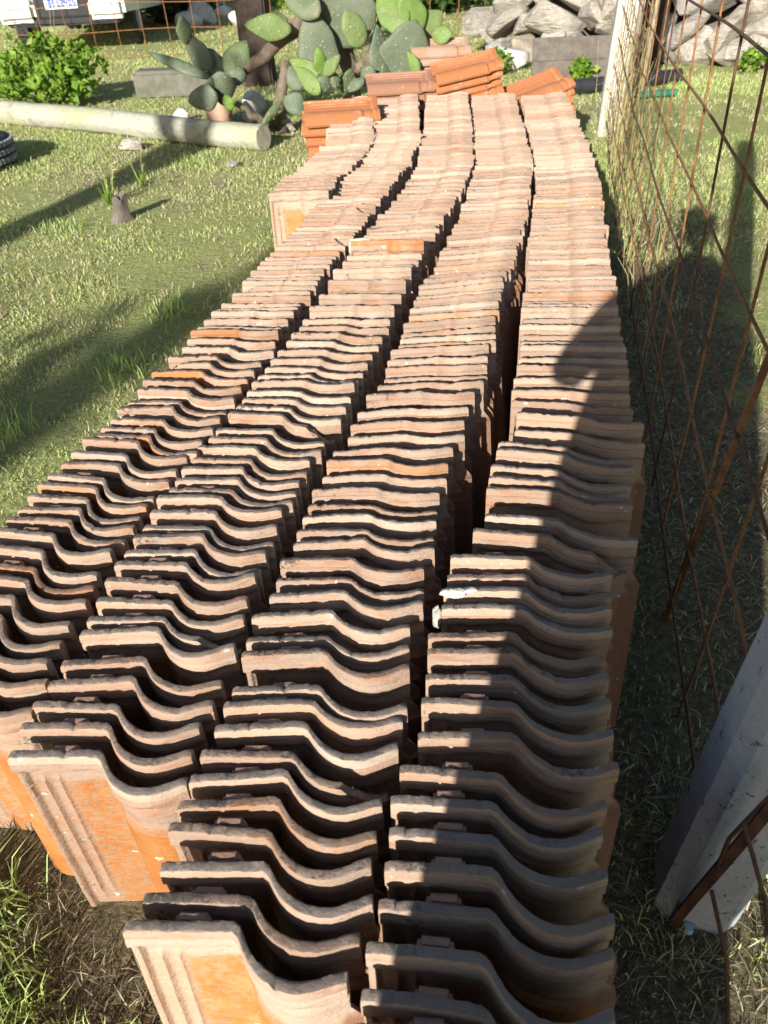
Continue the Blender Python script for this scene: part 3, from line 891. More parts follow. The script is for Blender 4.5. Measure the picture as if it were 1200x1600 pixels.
# near post: chamfered limewashed concrete
post = empty('concrete_post', (.475, .60, 0))
tag(post, 'thick white concrete post at the lower right with rusty bar at its foot', 'post')
def oct_post(w, ch, h, lean, mat, name, parent, rz=0.0, taper=.94):
    o = []
    hw = w / 2
    ring = [(-hw + ch, -hw), (hw - ch, -hw), (hw, -hw + ch), (hw, hw - ch), (hw - ch, hw), (-hw + ch, hw), (-hw, hw - ch), (-hw, -hw + ch)]
    v, f = [], []
    n = 14
    for i in range(n + 1):
        t = i / n
        sc = 1 + (taper - 1) * t
        if i == n:
            sc *= .9
        for a, b in ring:
            q = Matrix.Rotation(rz, 3, 'Z') @ Vector((a * sc, b * sc, 0))
            v.append((q.x + lean[0] * t + random.gauss(0, .0006), q.y + lean[1] * t + random.gauss(0, .0006), -.05 + (h + .05) * t))
    for i in range(n):
        for k in range(8):
            f.append((i * 8 + k, i * 8 + (k + 1) % 8, (i + 1) * 8 + (k + 1) % 8, (i + 1) * 8 + k))
    f.append(tuple(n * 8 + k for k in range(8)))
    return mobj(name, v, f, mat, parent)
oct_post(.125, .022, 1.95, (.16, .06), M['post'], 'shaft', post, R(-18))
MB().tube([(.02, .0, 1.93), (.03, .0, 1.98)], .006, 6).build('rebar', M['darkrust'], post)

low = empty('bent_iron_angle', G(1060, 1440))
tag(low, 'dark rusted iron bar slanting up past the foot of the white post', 'iron bar')
A = G(1052, 1442) - low.location
Bp = atY(1215, 1248, .50) - low.location
MB().tube([A, A.lerp(Bp, .25) + Vector((0, 0, .006)), A.lerp(Bp, .6), Bp], .0105, 4, flat=.8).build('bar', M['darkrust'], low)
W1 = [A.lerp(Bp, .42) + Vector((0, -.004, .004)), A.lerp(Bp, .62) + Vector((-.012, 0, .045)), A.lerp(Bp, .82) + Vector((-.006, 0, .045)), Bp + Vector((.0, 0, .04))]
MB().tube(W1, .0032, 5).build('wire', M['darkrust'], low, True)
for (x0, y0, Y0, x1, y1) in ((1112, 1392, .50, 1138, 1610), (1162, 1285, .50, 1205, 1520)):
    a = atY(x0, y0, Y0) - low.location
    b = G(x1, y1, .03) - low.location
    MB().tube([a, a.lerp(b, .5) + Vector((.006, 0, .01)), b], .0032, 5).build('wire', M['darkrust'], low, True)
nail = empty('bottle_cap', G(1077, 1448, .012))
tag(nail, 'small pale blue cap lying at the foot of the white post', 'bottle cap')
capm = simple('pale_blue_plastic', (0.35, 0.50, 0.66), (0.32, 0.46, 0.62), 20, 0.05, 0.4)
MB().tube([(0, 0, -.012), (0, 0, -.004), (0, 0, 0)], [.008, .0082, .0065], 14).build('cap', capm, nail, True, 40)

# far concrete post with stake and dark pole behind it
fp = empty('concrete_post', G(948, 208))
tag(fp, 'slim pale concrete fence post at the far end of the tile rows', 'post')
oct_post(.145, .015, 2.0, (.10, .05), M['concrete'], 'shaft', fp, R(-10), .92)
b = G(1003, 150)
st = empty('wooden_stake', (b.x, b.y, 0)); tag(st, 'thin pale wooden stake behind the far concrete post', 'stake')
MB().tube([(-.02, 0, 0), (0, .01, .7), (.03, .02, 1.7)], [.032, .030, .026], 7).build('stake_shaft', M['stake'], st, True)
b = G(1008, 118)
dp = empty('dark_wooden_post', (b.x, b.y, 0)); tag(dp, 'dark brown timber post standing behind the pale stake', 'post')
MB().box((.03, 0, .9), (.17, .17, 1.85), Matrix.Rotation(R(12), 3, 'Z') @ Matrix.Rotation(R(2), 3, 'Y'), .012, (.95, .95)).build('timber', M['darkwood'], dp)

# dry stems climbing on the fence
def stems(name, label):
    b = P0 + FU * 3.6
    e = empty(name, (b.x, b.y, 0)); tag(e, label, 'dry weeds')
    for i in range(95):
        s_ = random.choice((random.uniform(-1.6, 1.6), random.uniform(.2, 1.7)))
        h = random.uniform(.2, .95) * (1 if s_ > -.4 else .6)
        o = FU * s_ + Vector((random.gauss(.05, .05), random.gauss(0, .04), 0))
        pts = [o, o + Vector((random.gauss(0, .03), random.gauss(0, .03), h * .5)), o + Vector((random.gauss(0, .07), random.gauss(0, .07), h))]
        mb = MB().tube(pts, [.0017, .0014, .0008], 3)
        for q in range(5):
            p = pts[1].lerp(pts[2], random.random()) if q > 1 else pts[0].lerp(pts[1], random.random())
            d = Vector((random.gauss(0, 1), random.gauss(0, 1), random.gauss(.5, .6))).normalized() * random.uniform(.04, .10)
            w = d.cross(Vector((0, 0, 1))).normalized() * .004
            mb.add([p - w, p + w, p + d], [(0, 1, 2)])
        mb.build('stem', M['straw'], e)
stems('dry_climbing_weeds', 'tall dry yellow weeds growing through the mesh near the far post')

# ------------------------------------------------------------------ log, stump, tyre, pipes, boards, rocks
def wood_log():
    a, b = G(-190, 158, .095), G(412, 214, .085)
    o = empty('fallen_log', (b.x, b.y, 0))
    tag(o, 'long pale greenish treated log lying across the lawn', 'log')
    n = 60
    pts = [a.lerp(b, i / n) + Vector((0, .03 * math.sin(i / n * 4), .006 * math.sin(i * .21))) - o.location for i in range(n + 1)]
    rad = [.094 - .010 * i / n + .0022 * math.sin(i * 1.7) for i in range(n + 1)]
    mb = MB().tube(pts, rad, 28, cap=False)
    knots = [(random.randint(3, 57), random.randint(0, 27), random.uniform(.006, .012)) for _ in range(16)]
    for i in range(n + 1):
        for k in range(28):
            q = mb.v[i * 28 + k]
            dsp = .0022 * math.sin(k * 2.3 + i * .05) + random.gauss(0, .0008)
            for ki, kk, h in knots:
                dk = min(abs(k - kk), 28 - abs(k - kk))
                dsp += h * math.exp(-((i - ki) ** 2 / 1.2 + dk ** 2 / 2.0))
            mb.v[i * 28 + k] = q + (q - pts[i]).normalized() * dsp
    mb.build('trunk', M['wood_log'], o, True)
    d = (pts[-1] - pts[-2]).normalized()
    for q in (pts[-1], pts[0]):
        MB().tube([q - d * .004, q + d * .003], [rad[-1] * .995, rad[-1] * .97], 18).build('cut_end', M['wood_end'], o)
wood_log()
c = G(190, 342)
stp = empty('tree_stump', (c.x, c.y, 0)); tag(stp, 'small grey weathered stump sticking out of the lawn', 'stump')
mb = MB(); v = []
for i, (z, r_) in enumerate(((-.02, .060), (.03, .044), (.08, .038), (.125, .036))):
    for k in range(11):
        t = 2 * math.pi * k / 11
        rr = r_ * (1 + .16 * math.sin(3 * t + 1) + .12 * math.sin(5 * t) + random.uniform(-.1, .1))
        v.append((rr * math.cos(t) + z * .12, rr * math.sin(t), z + (.012 * math.sin(2 * t + .5) + random.uniform(-.018, .014) if i == 3 else 0)))
v.append((.015, 0, .115))
f = [(i * 11 + k, i * 11 + (k + 1) % 11, (i + 1) * 11 + (k + 1) % 11, (i + 1) * 11 + k) for i in range(3) for k in range(11)] + [(33 + k, 33 + (k + 1) % 11, 44) for k in range(11)]
mobj('wood', v, f, M['board'], stp, True, 40)
def weed(name, px, py, n, hmax, label, cat='grass tuft', seeds=True, mat=None):
    c = G(px, py)
    e = empty(name, (c.x, c.y, 0)); tag(e, label, cat)
    mb = MB(); sd = MB()
    for i in range(n):
        a = random.uniform(0, 6.28); h = random.uniform(.4, 1) * hmax; out = random.uniform(.25, .9) * h
        d = Vector((math.cos(a), math.sin(a), 0)); w = d.cross(Vector((0, 0, 1))) * random.uniform(.0015, .003)
        p0 = d * random.uniform(0, .03); p1 = p0 + d * out * .4 + Vector((0, 0, h * .7)); p2 = p0 + d * out + Vector((0, 0, h * .85))
        mb.add([p0 - w, p0 + w, p1 + w * .8, p1 - w * .8, p2], [(0, 1, 2, 3), (3, 2, 4)])
        if seeds and i % 9 == 0:
            q = p0 + d * out * .5 + Vector((0, 0, h * 1.3))
            sd.tube([p0, p0.lerp(q, .6) + Vector((0, 0, .01)), q], .0016, 3)
            sd.tube([q, q + d * .03 + Vector((0, 0, .005))], [.006, .002], 4)
    mb.build('blade', M['bushleaf'], e)
    if sd.v:
        sd.build('seed_stalk', M['straw'], e)
weed('grass_clump', 172, 318, 46, .17, 'spiky grass clump growing beside the small stump')
weed('grass_clump', 222, 290, 22, .20, 'grass clump with seed stalks just behind the small stump')
def tyre():
    c = G(-52, 262)
    e = empty('old_tyre', (c.x, c.y, .02)); tag(e, 'black tyre with pale worn tread blocks at the left edge of the lawn', 'tyre')
    Rr, rr, n, k = .26, .085, 40, 12
    v, f = [], []
    for i in range(n):
        t = 2 * math.pi * i / n
        for j in range(k):
            a = 2 * math.pi * j / k
            rad = Rr + rr * math.copysign(abs(math.cos(a)) ** .6, math.cos(a))
            v.append((rad * math.cos(t), rad * math.sin(t), .085 + .085 * math.copysign(abs(math.sin(a)) ** .7, math.sin(a))))
    for i in range(n):
        for j in range(k):
            f.append((i * k + j, ((i + 1) % n) * k + j, ((i + 1) % n) * k + (j + 1) % k, i * k + (j + 1) % k))
    mobj('carcass', v, f, M['rubber'], e, True)
    trd = simple('worn_tread', (0.30, 0.32, 0.36), (0.20, 0.215, 0.24), 30, .3, .7)
    first = None
    for i in range(52):
        for j, z in enumerate((.035, .085, .135)):
            if first is None:
                mb = MB().box((0, 0, 0), (.018, .028, .034), None, .003)
                first = mesh_data('tread_block', mb.v, mb.f, trd)
            o = bpy.data.objects.new('tread_block', first)
            t = 2 * math.pi * (i + .5 * (j % 2)) / 52
            o.location = ((Rr + rr + .002) * math.cos(t), (Rr + rr + .002) * math.sin(t), z)
            o.rotation_euler = (0, 0, t)
            link(o, e)
tyre()
def pipe(name, a, b, rad, mat, label):
    o = empty(name, ((a.x + b.x) / 2, (a.y + b.y) / 2, 0)); tag(o, label, 'pipe')
    a, b = a - o.location, b - o.location
    d = (b - a).normalized()
    mb = MB().tube([a, a.lerp(b, .5), b], rad, 16, cap=False)
    n = 16
    mb.build('outer_wall', mat, o, True)
    MB().tube([b, b - d * .25], rad * .86, 16, cap=False).build('bore', M['carblack'], o, True)
    mb = MB(); q = []
    up = Vector((0, 0, 1)); s_ = d.cross(up).normalized(); u = s_.cross(d)
    for r_ in (rad, rad * .86):
        for k in range(n):
            t = 2 * math.pi * k / n
            q.append(b + (s_ * math.cos(t) + u * math.sin(t)) * r_)
    mb.add(q, [(k, (k + 1) % n, n + (k + 1) % n, n + k) for k in range(n)])
    mb.build('rim', mat, o)
    return o
pipe('black_pipe', G(880, 137, .06), G(1062, 118, .06), .056, M['blackpipe'], 'black plastic pipe lying on the grass behind the far post')
pipe('green_pipe', G(970, 150, .03), G(1056, 144, .03), .027, M['greenpipe'], 'short green plastic pipe lying in front of the black pipe')
c = G(918, 127)
bd = empty('weathered_board', (c.x, c.y, 0)); tag(bd, 'weathered grey board standing on edge before the stone wall', 'board')
for i in range(2):
    MB().box((-.02 + i * .006, i * .004, .085 + i * .181), (.98 + .02 * i, .03, .179), Matrix.Rotation(R(-4), 3, 'Z'), .004).build('plank', M['board'], bd)
def rock(px, py, size, mat, seed, label, name='rock', cat='rock'):
    c = G(px, py)
    v, f = rock_geo(size, seed, 3)
    o = mobj(name, v, f, mat, None, True, 30)
    o.location = (c.x, c.y + size[1] * .5, size[2] * .62)
    tag(o, label, cat)
    return o
rock(398, 178, (.10, .08, .11), M['whitestone'], 1, 'white stone leaning under the cactus pads')
rock(393, 192, (.08, .06, .05), M['whitestone'], 2, 'low flat white stone in front of the cactus')
rock(463, 172, (.07, .06, .09), M['whitestone'], 12, 'white stone between the cactus and the orange tiles')
rock(345, 196, (.11, .09, .16), M['pinkstone'], 3, 'pinkish rubble chunk standing behind the log')
rock(283, 190, (.07, .06, .06), M['whitestone'], 4, 'small pale stone behind the log')
rock(247, 200, (.20, .15, .045), M['pinkstone'], 5, 'flat reddish stone half hidden behind the log')
rock(438, 208, (.14, .10, .07), M['stone'], 6, 'grey stone beyond the cut end of the log')
rock(365, 262, (.05, .04, .025), M['stone'], 7, 'small stone lying on the lawn before the log')
rock(205, 236, (.10, .06, .05), M['stone'], 17, 'yellowish stone poking out under the log')
rock(795, 112, (.22, .16, .15), M['whitestone'], 8, 'rounded pale boulder left of the grey board')
c = G(275, 152)
blk = tag(MB().box((0, 0, .10), (.74, .26, .24), Matrix.Rotation(R(-4), 3, 'Z'), .03).build('concrete_block', M['block'], None, True, 35), 'mossy grey concrete block lying beside the cactus', 'block')
blk.location = (c.x, c.y + .12, 0)
for i, (px, py, s_) in enumerate(((318, 38, .26), (345, 34, .20), (296, 44, .22), (372, 40, .16), (335, 24, .24))):
    rock(px, py, (s_, s_ * .8, s_ * .75), M['whitestone'], 20 + i, ['large white', 'middle white', 'leftmost grey-white', 'rightmost small white', 'rear white'][i] + ' stone of the heap behind the back fence')

# ------------------------------------------------------------------ stone wall
def stone_wall():
    a, b = G(775, 88), G(1330, 112)
    o = empty('stone_wall', (a.x, a.y, 0)); tag(o, 'heaped dry stone wall of big grey boulders behind the fence', 'stone wall')
    d = (b - a); L = d.length; d.normalize()
    nrm = Vector((-d.y, d.x, 0))
    i = 0
    for row, (z0, h, y0) in enumerate(((0.0, .30, 0), (.20, .30, .10), (.42, .32, .24), (.66, .34, .38), (.92, .36, .52), (1.2, .36, .66))):
        s_ = -.1 - .2 * (row % 2)
        while s_ < L + .3:
            w = random.choice((random.uniform(.12, .24), random.uniform(.2, .34), random.uniform(.34, .60)))
            hh = h * random.uniform(.30, .62)
            if row == 5 and random.random() < .25:
                s_ += w; continue
            v, f = hull_rock((w * .70, random.uniform(.2, .34), hh * 1.1), 300 + i)
            rot = Matrix.Rotation(random.gauss(-.35, .45), 3, nrm) @ Matrix.Rotation(math.atan2(d.y, d.x) + random.uniform(-.4, .4), 3, 'Z')
            c = d * (s_ + w / 2) + nrm * (y0 + random.uniform(-.10, .10)) + Vector((0, 0, z0 + hh * .8))
            mobj('stone', [rot @ q + c for q in v], f, M['stone'], o, False)
            s_ += w * .90
            i += 1
    # earth core so that no light comes through
    MB().box(d * (L / 2) + nrm * .95 + Vector((0, 0, .55)), (L * .98, .9, 1.2), Matrix.Rotation(math.atan2(d.y, d.x), 3, 'Z'), .1).build('earth_core', M['board'], o)
stone_wall()

# ------------------------------------------------------------------ back fence
def back_fence():
    a, b = G(-330, 112), G(1010, 60)
    o = empty('back_wire_fence', (a.x, a.y, 0)); tag(o, 'thin rusty wire fence crossing behind the cactus', 'fence')
    L = (b - a).length
    n = int(L / .31)
    for i in range(n + 1):
        p = a.lerp(b, i / n) - o.location
        MB().tube([p, p + Vector((random.gauss(0, .012), 0, .6)), p + Vector((random.gauss(0, .02), 0, 1.3))], .0048, 4).build('wire', M['rust'], o)
    for z in (.02, .29, .56, .83, 1.10, 1.3):
        pts = [a.lerp(b, i / n) - o.location + Vector((0, 0, z + .012 * math.sin(i * .8 + z * 5))) for i in range(n + 1)]
        MB().tube(pts, .0048, 4).build('wire', M['rust'], o)
    for t in (.02, .34, .93):
        p = a.lerp(b, t) - o.location + Vector((0, .06, 0))
        if t == .34:
            continue
        MB().tube([p, p + Vector((0, 0, 1.45))], .045, 8).build('post', M['darkwood'], o, True)
back_fence()
c = G(408, 130)
tp = empty('dark_timber_post', (c.x, c.y, 0)); tag(tp, 'thick near-black timber post behind the cactus', 'post')
MB().box((0, 0, .95), (.29, .24, 2.0), Matrix.Rotation(R(-6), 3, 'Z'), .02, (.94, .94)).build('timber', M['darkwood'], tp)

# ------------------------------------------------------------------ prickly pear
def pad_geo(L, W, T, bend=0.0):
    v, f = [], []
    nu, nv = 14, 16
    wb = [random.uniform(.03, .08), random.uniform(0, 6), random.uniform(.015, .04), random.uniform(0, 6)]
    tw = random.uniform(-.5, .5)
    for i in range(nu + 1):
        t = i / nu
        w = W / 2 * (math.sin(math.pi * min(1, t) ** .78) ** .72 if 0 < t < 1 else 0.0)
        if t < .12:
            w = max(w, W * .12)
        for k in range(nv):
            a = 2 * math.pi * k / nv
            x = w * math.cos(a) * (1 + wb[0] * math.sin(t * 9 + wb[1]) + wb[2] * math.sin(t * 17 + a + wb[3]))
            y = (T / 2) * math.sin(a) * (math.sin(math.pi * (t * .9 + .07)) ** .5 if t < 1 else .15)
            y += tw * x * (t - .4) * .8 + .012 * math.sin(t * 8 + wb[3]) * (x / max(W, .01))
            v.append(Vector((x, y + bend * t * t * L, t * L)))
    for i in range(nu):
        for k in range(nv):
            f.append((i * nv + k, i * nv + (k + 1) % nv, (i + 1) * nv + (k + 1) % nv, (i + 1) * nv + k))
    f.append(tuple(range(nv - 1, -1, -1)))
    f.append(tuple(nu * nv + k for k in range(nv)))
    return v, f
def cactus():
    base = G(520, 186)
    o = empty('prickly_pear', (base.x, base.y, 0))
    tag(o, 'big prickly pear cactus with woody branches and broad pads', 'cactus')
    def limb(pts, rad):
        P = [atY(x, y, Y) - o.location for x, y, Y in pts]
        Q, Rr = [], []
        for i in range(len(P) - 1):
            for t in (0, .33, .66):
                Q.append(P[i].lerp(P[i + 1], t) + Vector((random.gauss(0, .008), 0, random.gauss(0, .008))))
                Rr.append((rad[i] + (rad[i + 1] - rad[i]) * t) * random.uniform(.92, 1.1))
        Q.append(P[-1]); Rr.append(rad[-1])
        MB().tube(Q, Rr, 10).build('branch', M['bark'], o, True)
    limb([(552, 192, 6.7), (548, 110, 6.75), (530, 40, 6.8), (520, -60, 6.9)], [.075, .07, .06, .05])
    limb([(438, 205, 6.4), (437, 150, 6.45), (446, 95, 6.5)], [.05, .045, .04])
    limb([(330, 128, 6.6), (385, 106, 6.55), (430, 70, 6.5), (470, 38, 6.55), (480, 5, 6.6)], [.025, .04, .05, .055, .05])
    limb([(548, 112, 6.75), (585, 90, 6.7), (600, 70, 6.7)], [.045, .04, .035])
    limb([(440, 190, 6.4), (415, 193, 6.3), (392, 176, 6.25), (368, 160, 6.25)], [.03, .03, .025, .02])
    limb([(445, 175, 6.4), (425, 190, 6.3), (410, 196, 6.25)], [.03, .025, .02])
    limb([(585, 150, 6.5), (575, 95, 6.6), (595, 30, 6.8)], [.03, .03, .025])
    # base x,y -> tip x,y (photo pixels), depth, width px, facing yaw, material
    P = [
     (508, 128, 484, 18, 6.45, 62, 10, 'padblue'), (560, 70, 512, -40, 6.6, 95, -5, 'padblue'),
     (600, 135, 592, 40, 6.3, 44, 35, 'padblue'), (622, 128, 648, 30, 6.35, 78, 8, 'padblue'),
     (566, 72, 540, 16, 6.2, 38, 15, 'padyoung'), (632, 48, 592, -10, 6.4, 46, 10, 'padyoung'), (655, 52, 628, -22, 6.45, 44, 20, 'padyoung'),
     (655, 58, 690, 18, 6.5, 40, 5, 'padyoung'), (675, 55, 705, 52, 6.4, 26, 40, 'padyoung'),
     (455, 46, 384, 38, 6.35, 34, 8, 'padyoung'), (500, 22, 440, -14, 6.4, 40, 10, 'pad'),
     (330, 110, 288, 50, 6.5, 30, 15, 'padblue'), (292, 68, 284, 22, 6.45, 22, 25, 'pad'),
     (330, 122, 228, 86, 6.5, 20, 55, 'padblue'), (345, 120, 318, 78, 6.55, 34, -15, 'padblue'), (358, 124, 382, 66, 6.5, 40, 10, 'pad'),
     (345, 112, 348, 168, 6.3, 40, 5, 'padblue'), (385, 120, 350, 118, 6.45, 26, 30, 'padblue'), (340, 150, 292, 160, 6.2, 36, 0, 'padblue'),
     (335, 150, 330, 118, 6.35, 24, 40, 'pad'), (362, 172, 352, 146, 6.15, 18, 0, 'padyoung'),
     (498, 118, 452, 98, 6.1, 26, 15, 'padyoung'), (500, 146, 462, 108, 6.05, 26, -10, 'padyoung'), (504, 118, 496, 72, 6.1, 22, 20, 'padyoung'), (505, 118, 530, 84, 6.1, 20, -25, 'padyoung'),
     (470, 140, 452, 104, 6.15, 30, 10, 'padblue'), (548, 108, 536, 150, 6.2, 26, 30, 'pad'), (512, 142, 498, 118, 6.1, 28, 20, 'padblue'), (560, 140, 552, 126, 6.1, 32, 0, 'padblue'),
     (528, 140, 520, 108, 6.15, 18, 40, 'pad'), (608, 140, 596, 96, 6.0, 22, 25, 'pad'), (582, 104, 566, 136, 6.15, 24, 0, 'padblue'),
     (410, 196, 440, 162, 6.15, 16, 60, 'pad'), (452, 176, 470, 146, 6.1, 36, 0, 'padblue'), (432, 170, 444, 108, 6.5, 22, 60, 'pad'),
     (640, 105, 655, 96, 6.1, 40, 0, 'padyoung'), (440, 60, 432, 14, 6.7, 30, 0, 'padyoung'), (585, 20, 548, -30, 6.9, 50, 0, 'padblue'),
    ]
    for i, (x0, y0, x1, y1, Y, wpx, yaw, mt) in enumerate(P):
        a = atY(x0, y0, Y); b = atY(x1, y1, Y + .02)
        b.y += random.uniform(-.10, .10)
        L = (b - a).length * 1.02
        W = wpx * (a - Vector((0, 0, CAM_Z))).length / FPX * .90
        v, f = pad_geo(L, max(W, .06), .030 + .012 * (mt != 'padyoung'), random.uniform(-.08, .08))
        zx = (b - a).normalized()
        fr = Vector((math.sin(R(yaw)), -math.cos(R(yaw)), .15))
        xx = zx.cross(fr).normalized()
        yy = zx.cross(xx).normalized()
        m3 = Matrix((xx, yy, zx)).transposed()
        pd = mobj('pad', [m3 @ q + a - o.location for q in v], f, M[mt], o, True)
        # areoles: small felted bumps on the pad's face
        mb = MB()
        for ii in range(1, 7):
            t = ii / 7.2
            w = W / 2 * math.sin(math.pi * t ** .78) ** .72
            for kk in range(-2, 3):
                x_ = (kk + .5 * (ii % 2)) * .045
                if abs(x_) < w * .85:
                    for sgn in (-1, 1):
                        tk = .5 * (.030 + .012 * (mt != 'padyoung')) * math.sqrt(max(0, 1 - (x_ / w) ** 2)) * math.sin(math.pi * (t * .9 + .07)) ** .5
                        c = m3 @ Vector((x_, sgn * tk, t * L)) + a - o.location
                        nn = yy * sgn
                        mb.add([c + xx * .004, c + zx * .005, c - xx * .004, c - zx * .005, c + nn * .005], [(0, 1, 4), (1, 2, 4), (2, 3, 4), (3, 0, 4)])
        if mb.v:
            mb.build('areoles', M['spine'], pd)['kind'] = 'stuff'
cactus()

# ------------------------------------------------------------------ leafy plants
def leaf_cloud(mb, centre, rad, n, size, squash=1.0, shell=.5):
    c = Vector(centre)
    for _ in range(n):
        d = Vector((random.gauss(0, 1), random.gauss(0, 1), random.gauss(0, 1))).normalized()
        rr = (shell + (1 - shell) * random.random())
        p = c + Vector((d.x * rad[0] * rr, d.y * rad[1] * rr, d.z * rad[2] * rr))
        if p.z < .02:
            continue
        t = Vector((random.gauss(0, 1), random.gauss(0, 1), random.gauss(.2, .7))).normalized()
        s_ = t.cross(d + Vector((.01, .02, 0))).normalized()
        L = size * random.uniform(.6, 1.3); w = L * random.uniform(.28, .42) * squash
        n_ = t.cross(s_) * L * .12
        mb.add([p, p + t * L * .45 + s_ * w + n_, p + t * L, p + t * L * .45 - s_ * w + n_], [(0, 1, 2), (0, 2, 3)])
def bush(name, loc, clumps, leaf, nleaf, mat, label, cat='bush', stems=9, hgt=.6):
    e = empty(name, loc); tag(e, label, cat)
    sb = MB(); mb = MB()
    for (cx_, cy_, cz_, r_) in clumps:
        leaf_cloud(mb, (cx_, cy_, cz_), (r_, r_, r_ * .85), int(nleaf * r_ * r_), leaf)
        sb.tube([(cx_ * .15, cy_ * .15, 0), (cx_ * .6, cy_ * .6, cz_ * .6), (cx_, cy_, cz_ + r_ * .6)], [.012, .009, .004], 5)
    mb.build('foliage', mat, e)
    sb.build('stem', M['stem'], e)
    return e
def clumps(n, rx, ry, h, r0=.16, r1=.26):
    out = []
    for _ in range(n):
        a = random.uniform(0, 6.28); q = random.random() ** .6
        out.append((math.cos(a) * q * rx, math.sin(a) * q * ry, random.uniform(.12, h) * (1.1 - .45 * q), random.uniform(r0, r1)))
    return out
c = G(62, 172)
bush('leafy_shrub', (c.x, c.y + .25, 0), clumps(20, .52, .4, .48, .10, .20), .075, 3600, M['bushleaf'], 'bright green leafy shrub on the lawn by the back fence')
weed('flowering_weed', 85, 110, 26, .55, 'tall thin weeds rising behind the green shrub', 'weeds', True)
for i, (px, py, rx, h, mt, lab) in enumerate((
        (250, 38, 1.0, .5, 'darkleaf', 'dark green bush in shade behind the back fence'),
        (300, 8, 1.3, .8, 'bushleaf', 'bright green hedge bush above the white stones'),
        (470, 12, 1.1, .8, 'bushleaf', 'sunlit bush behind the cactus and the dark post'),
        (700, 22, .9, .5, 'darkleaf', 'dark bush right behind the cactus pads'),
        (1190, -8, 1.1, .9, 'bushleaf', 'bright green bush beyond the top of the stone wall'),
        (640, -30, 1.5, 1.0, 'darkleaf', 'dark far hedge bush beyond the cactus'),
        (900, -50, 1.8, 1.1, 'bushleaf', 'far green bush beyond the stone wall'),
        (60, -60, 2.0, 1.3, 'darkleaf', 'far dark bush beyond the white car'))):
    c = G(px, py)
    bush('garden_bush', (c.x, c.y + rx * .4, 0), clumps(16, rx, rx * .6, h, .25, .45), .12, 1500, M[mt], lab)
for i, (px, py, s_, lab) in enumerate(((928, 82, .10, 'small green weed growing between the wall boulders'), (905, 132, .08, 'green weed at the foot of the grey board'), (1165, 116, .12, 'green weed at the foot of the stone wall, far right'), (778, 118, .10, 'green weed beside the pale boulder'))):
    c = G(px, py)
    bush('small_weed', (c.x, c.y, .35 if i == 0 else 0), clumps(5, s_, s_, s_ * 1.6, .07, .12), .06, 5000, M['bushleaf'], lab, 'weed')

# trees out of the picture on the left, behind the photographer: they shade the lawn
def tree(name, base, trunk_h, trunk_r, crown, nleaf, label, lean=(0, 0)):
    e = empty(name, base); tag(e, label, 'tree')
    top = Vector((lean[0], lean[1], trunk_h))
    MB().tube([(0, 0, -.1), (lean[0] * .3, lean[1] * .3, trunk_h * .4), top, top + Vector((.1, .1, 1.0))], [trunk_r * 1.25, trunk_r, trunk_r * .8, trunk_r * .3], 12).build('trunk', M['treebark'], e, True)
    lb = MB(); mb = MB()
    for (x, y, z, r_) in crown:
        lb.tube([top - Vector((0, 0, .3)), top.lerp(Vector((x, y, z)), .6) + Vector((0, 0, .1)), (x, y, z)], [trunk_r * .4, trunk_r * .22, .02], 6)
        leaf_cloud(mb, (x, y, z), (r_, r_, r_ * .8), int(nleaf * r_ * r_), .13, 1.0, .2)
    lb.build('limb', M['treebark'], e, True)
    mb.build('crown', M['darkleaf'], e)
SD = Vector((math.sin(R(SUN_AZ)), math.cos(R(SUN_AZ)), 0))
def upsun(g, dist):
    return Vector((g.x, g.y, 0)) - SD * dist
K = math.tan(R(SUN_EL))
b1 = upsun(Vector((-1.22, 2.4, 0)), 11.5)
tree('shade_tree', b1, 3.0, .16, [(-.10, 0, 11.5 * K, .34), (.12, .3, 11.0 * K, .30), (-.25, -.4, 10.5 * K, .34), (.28, 0, 12.3 * K, .30), (.30, .2, 13.2 * K, .22), (-.6, 0, 11.2 * K, .35), (-.9, .2, 11.6 * K, .4), (-.5, .2, 9.8 * K, .3), (.05, .1, 11.7 * K, .36), (-.35, .1, 11.2 * K, .36)], 620, 'leafy tree behind the photographer on the left, outside the picture')
b2 = upsun(Vector((-1.72, 4.95, 0)), 9.0)
tree('shade_tree', b2, 3.7, .15, [(.1, 0, 12.6 * K, .5), (-.5, .2, 13.2 * K, .5), (.6, 0, 13.6 * K, .4), (0, .3, 14.6 * K, .5), (-.9, .3, 14.2 * K, .5)], 200, 'taller tree behind the photographer on the far left, outside the picture')

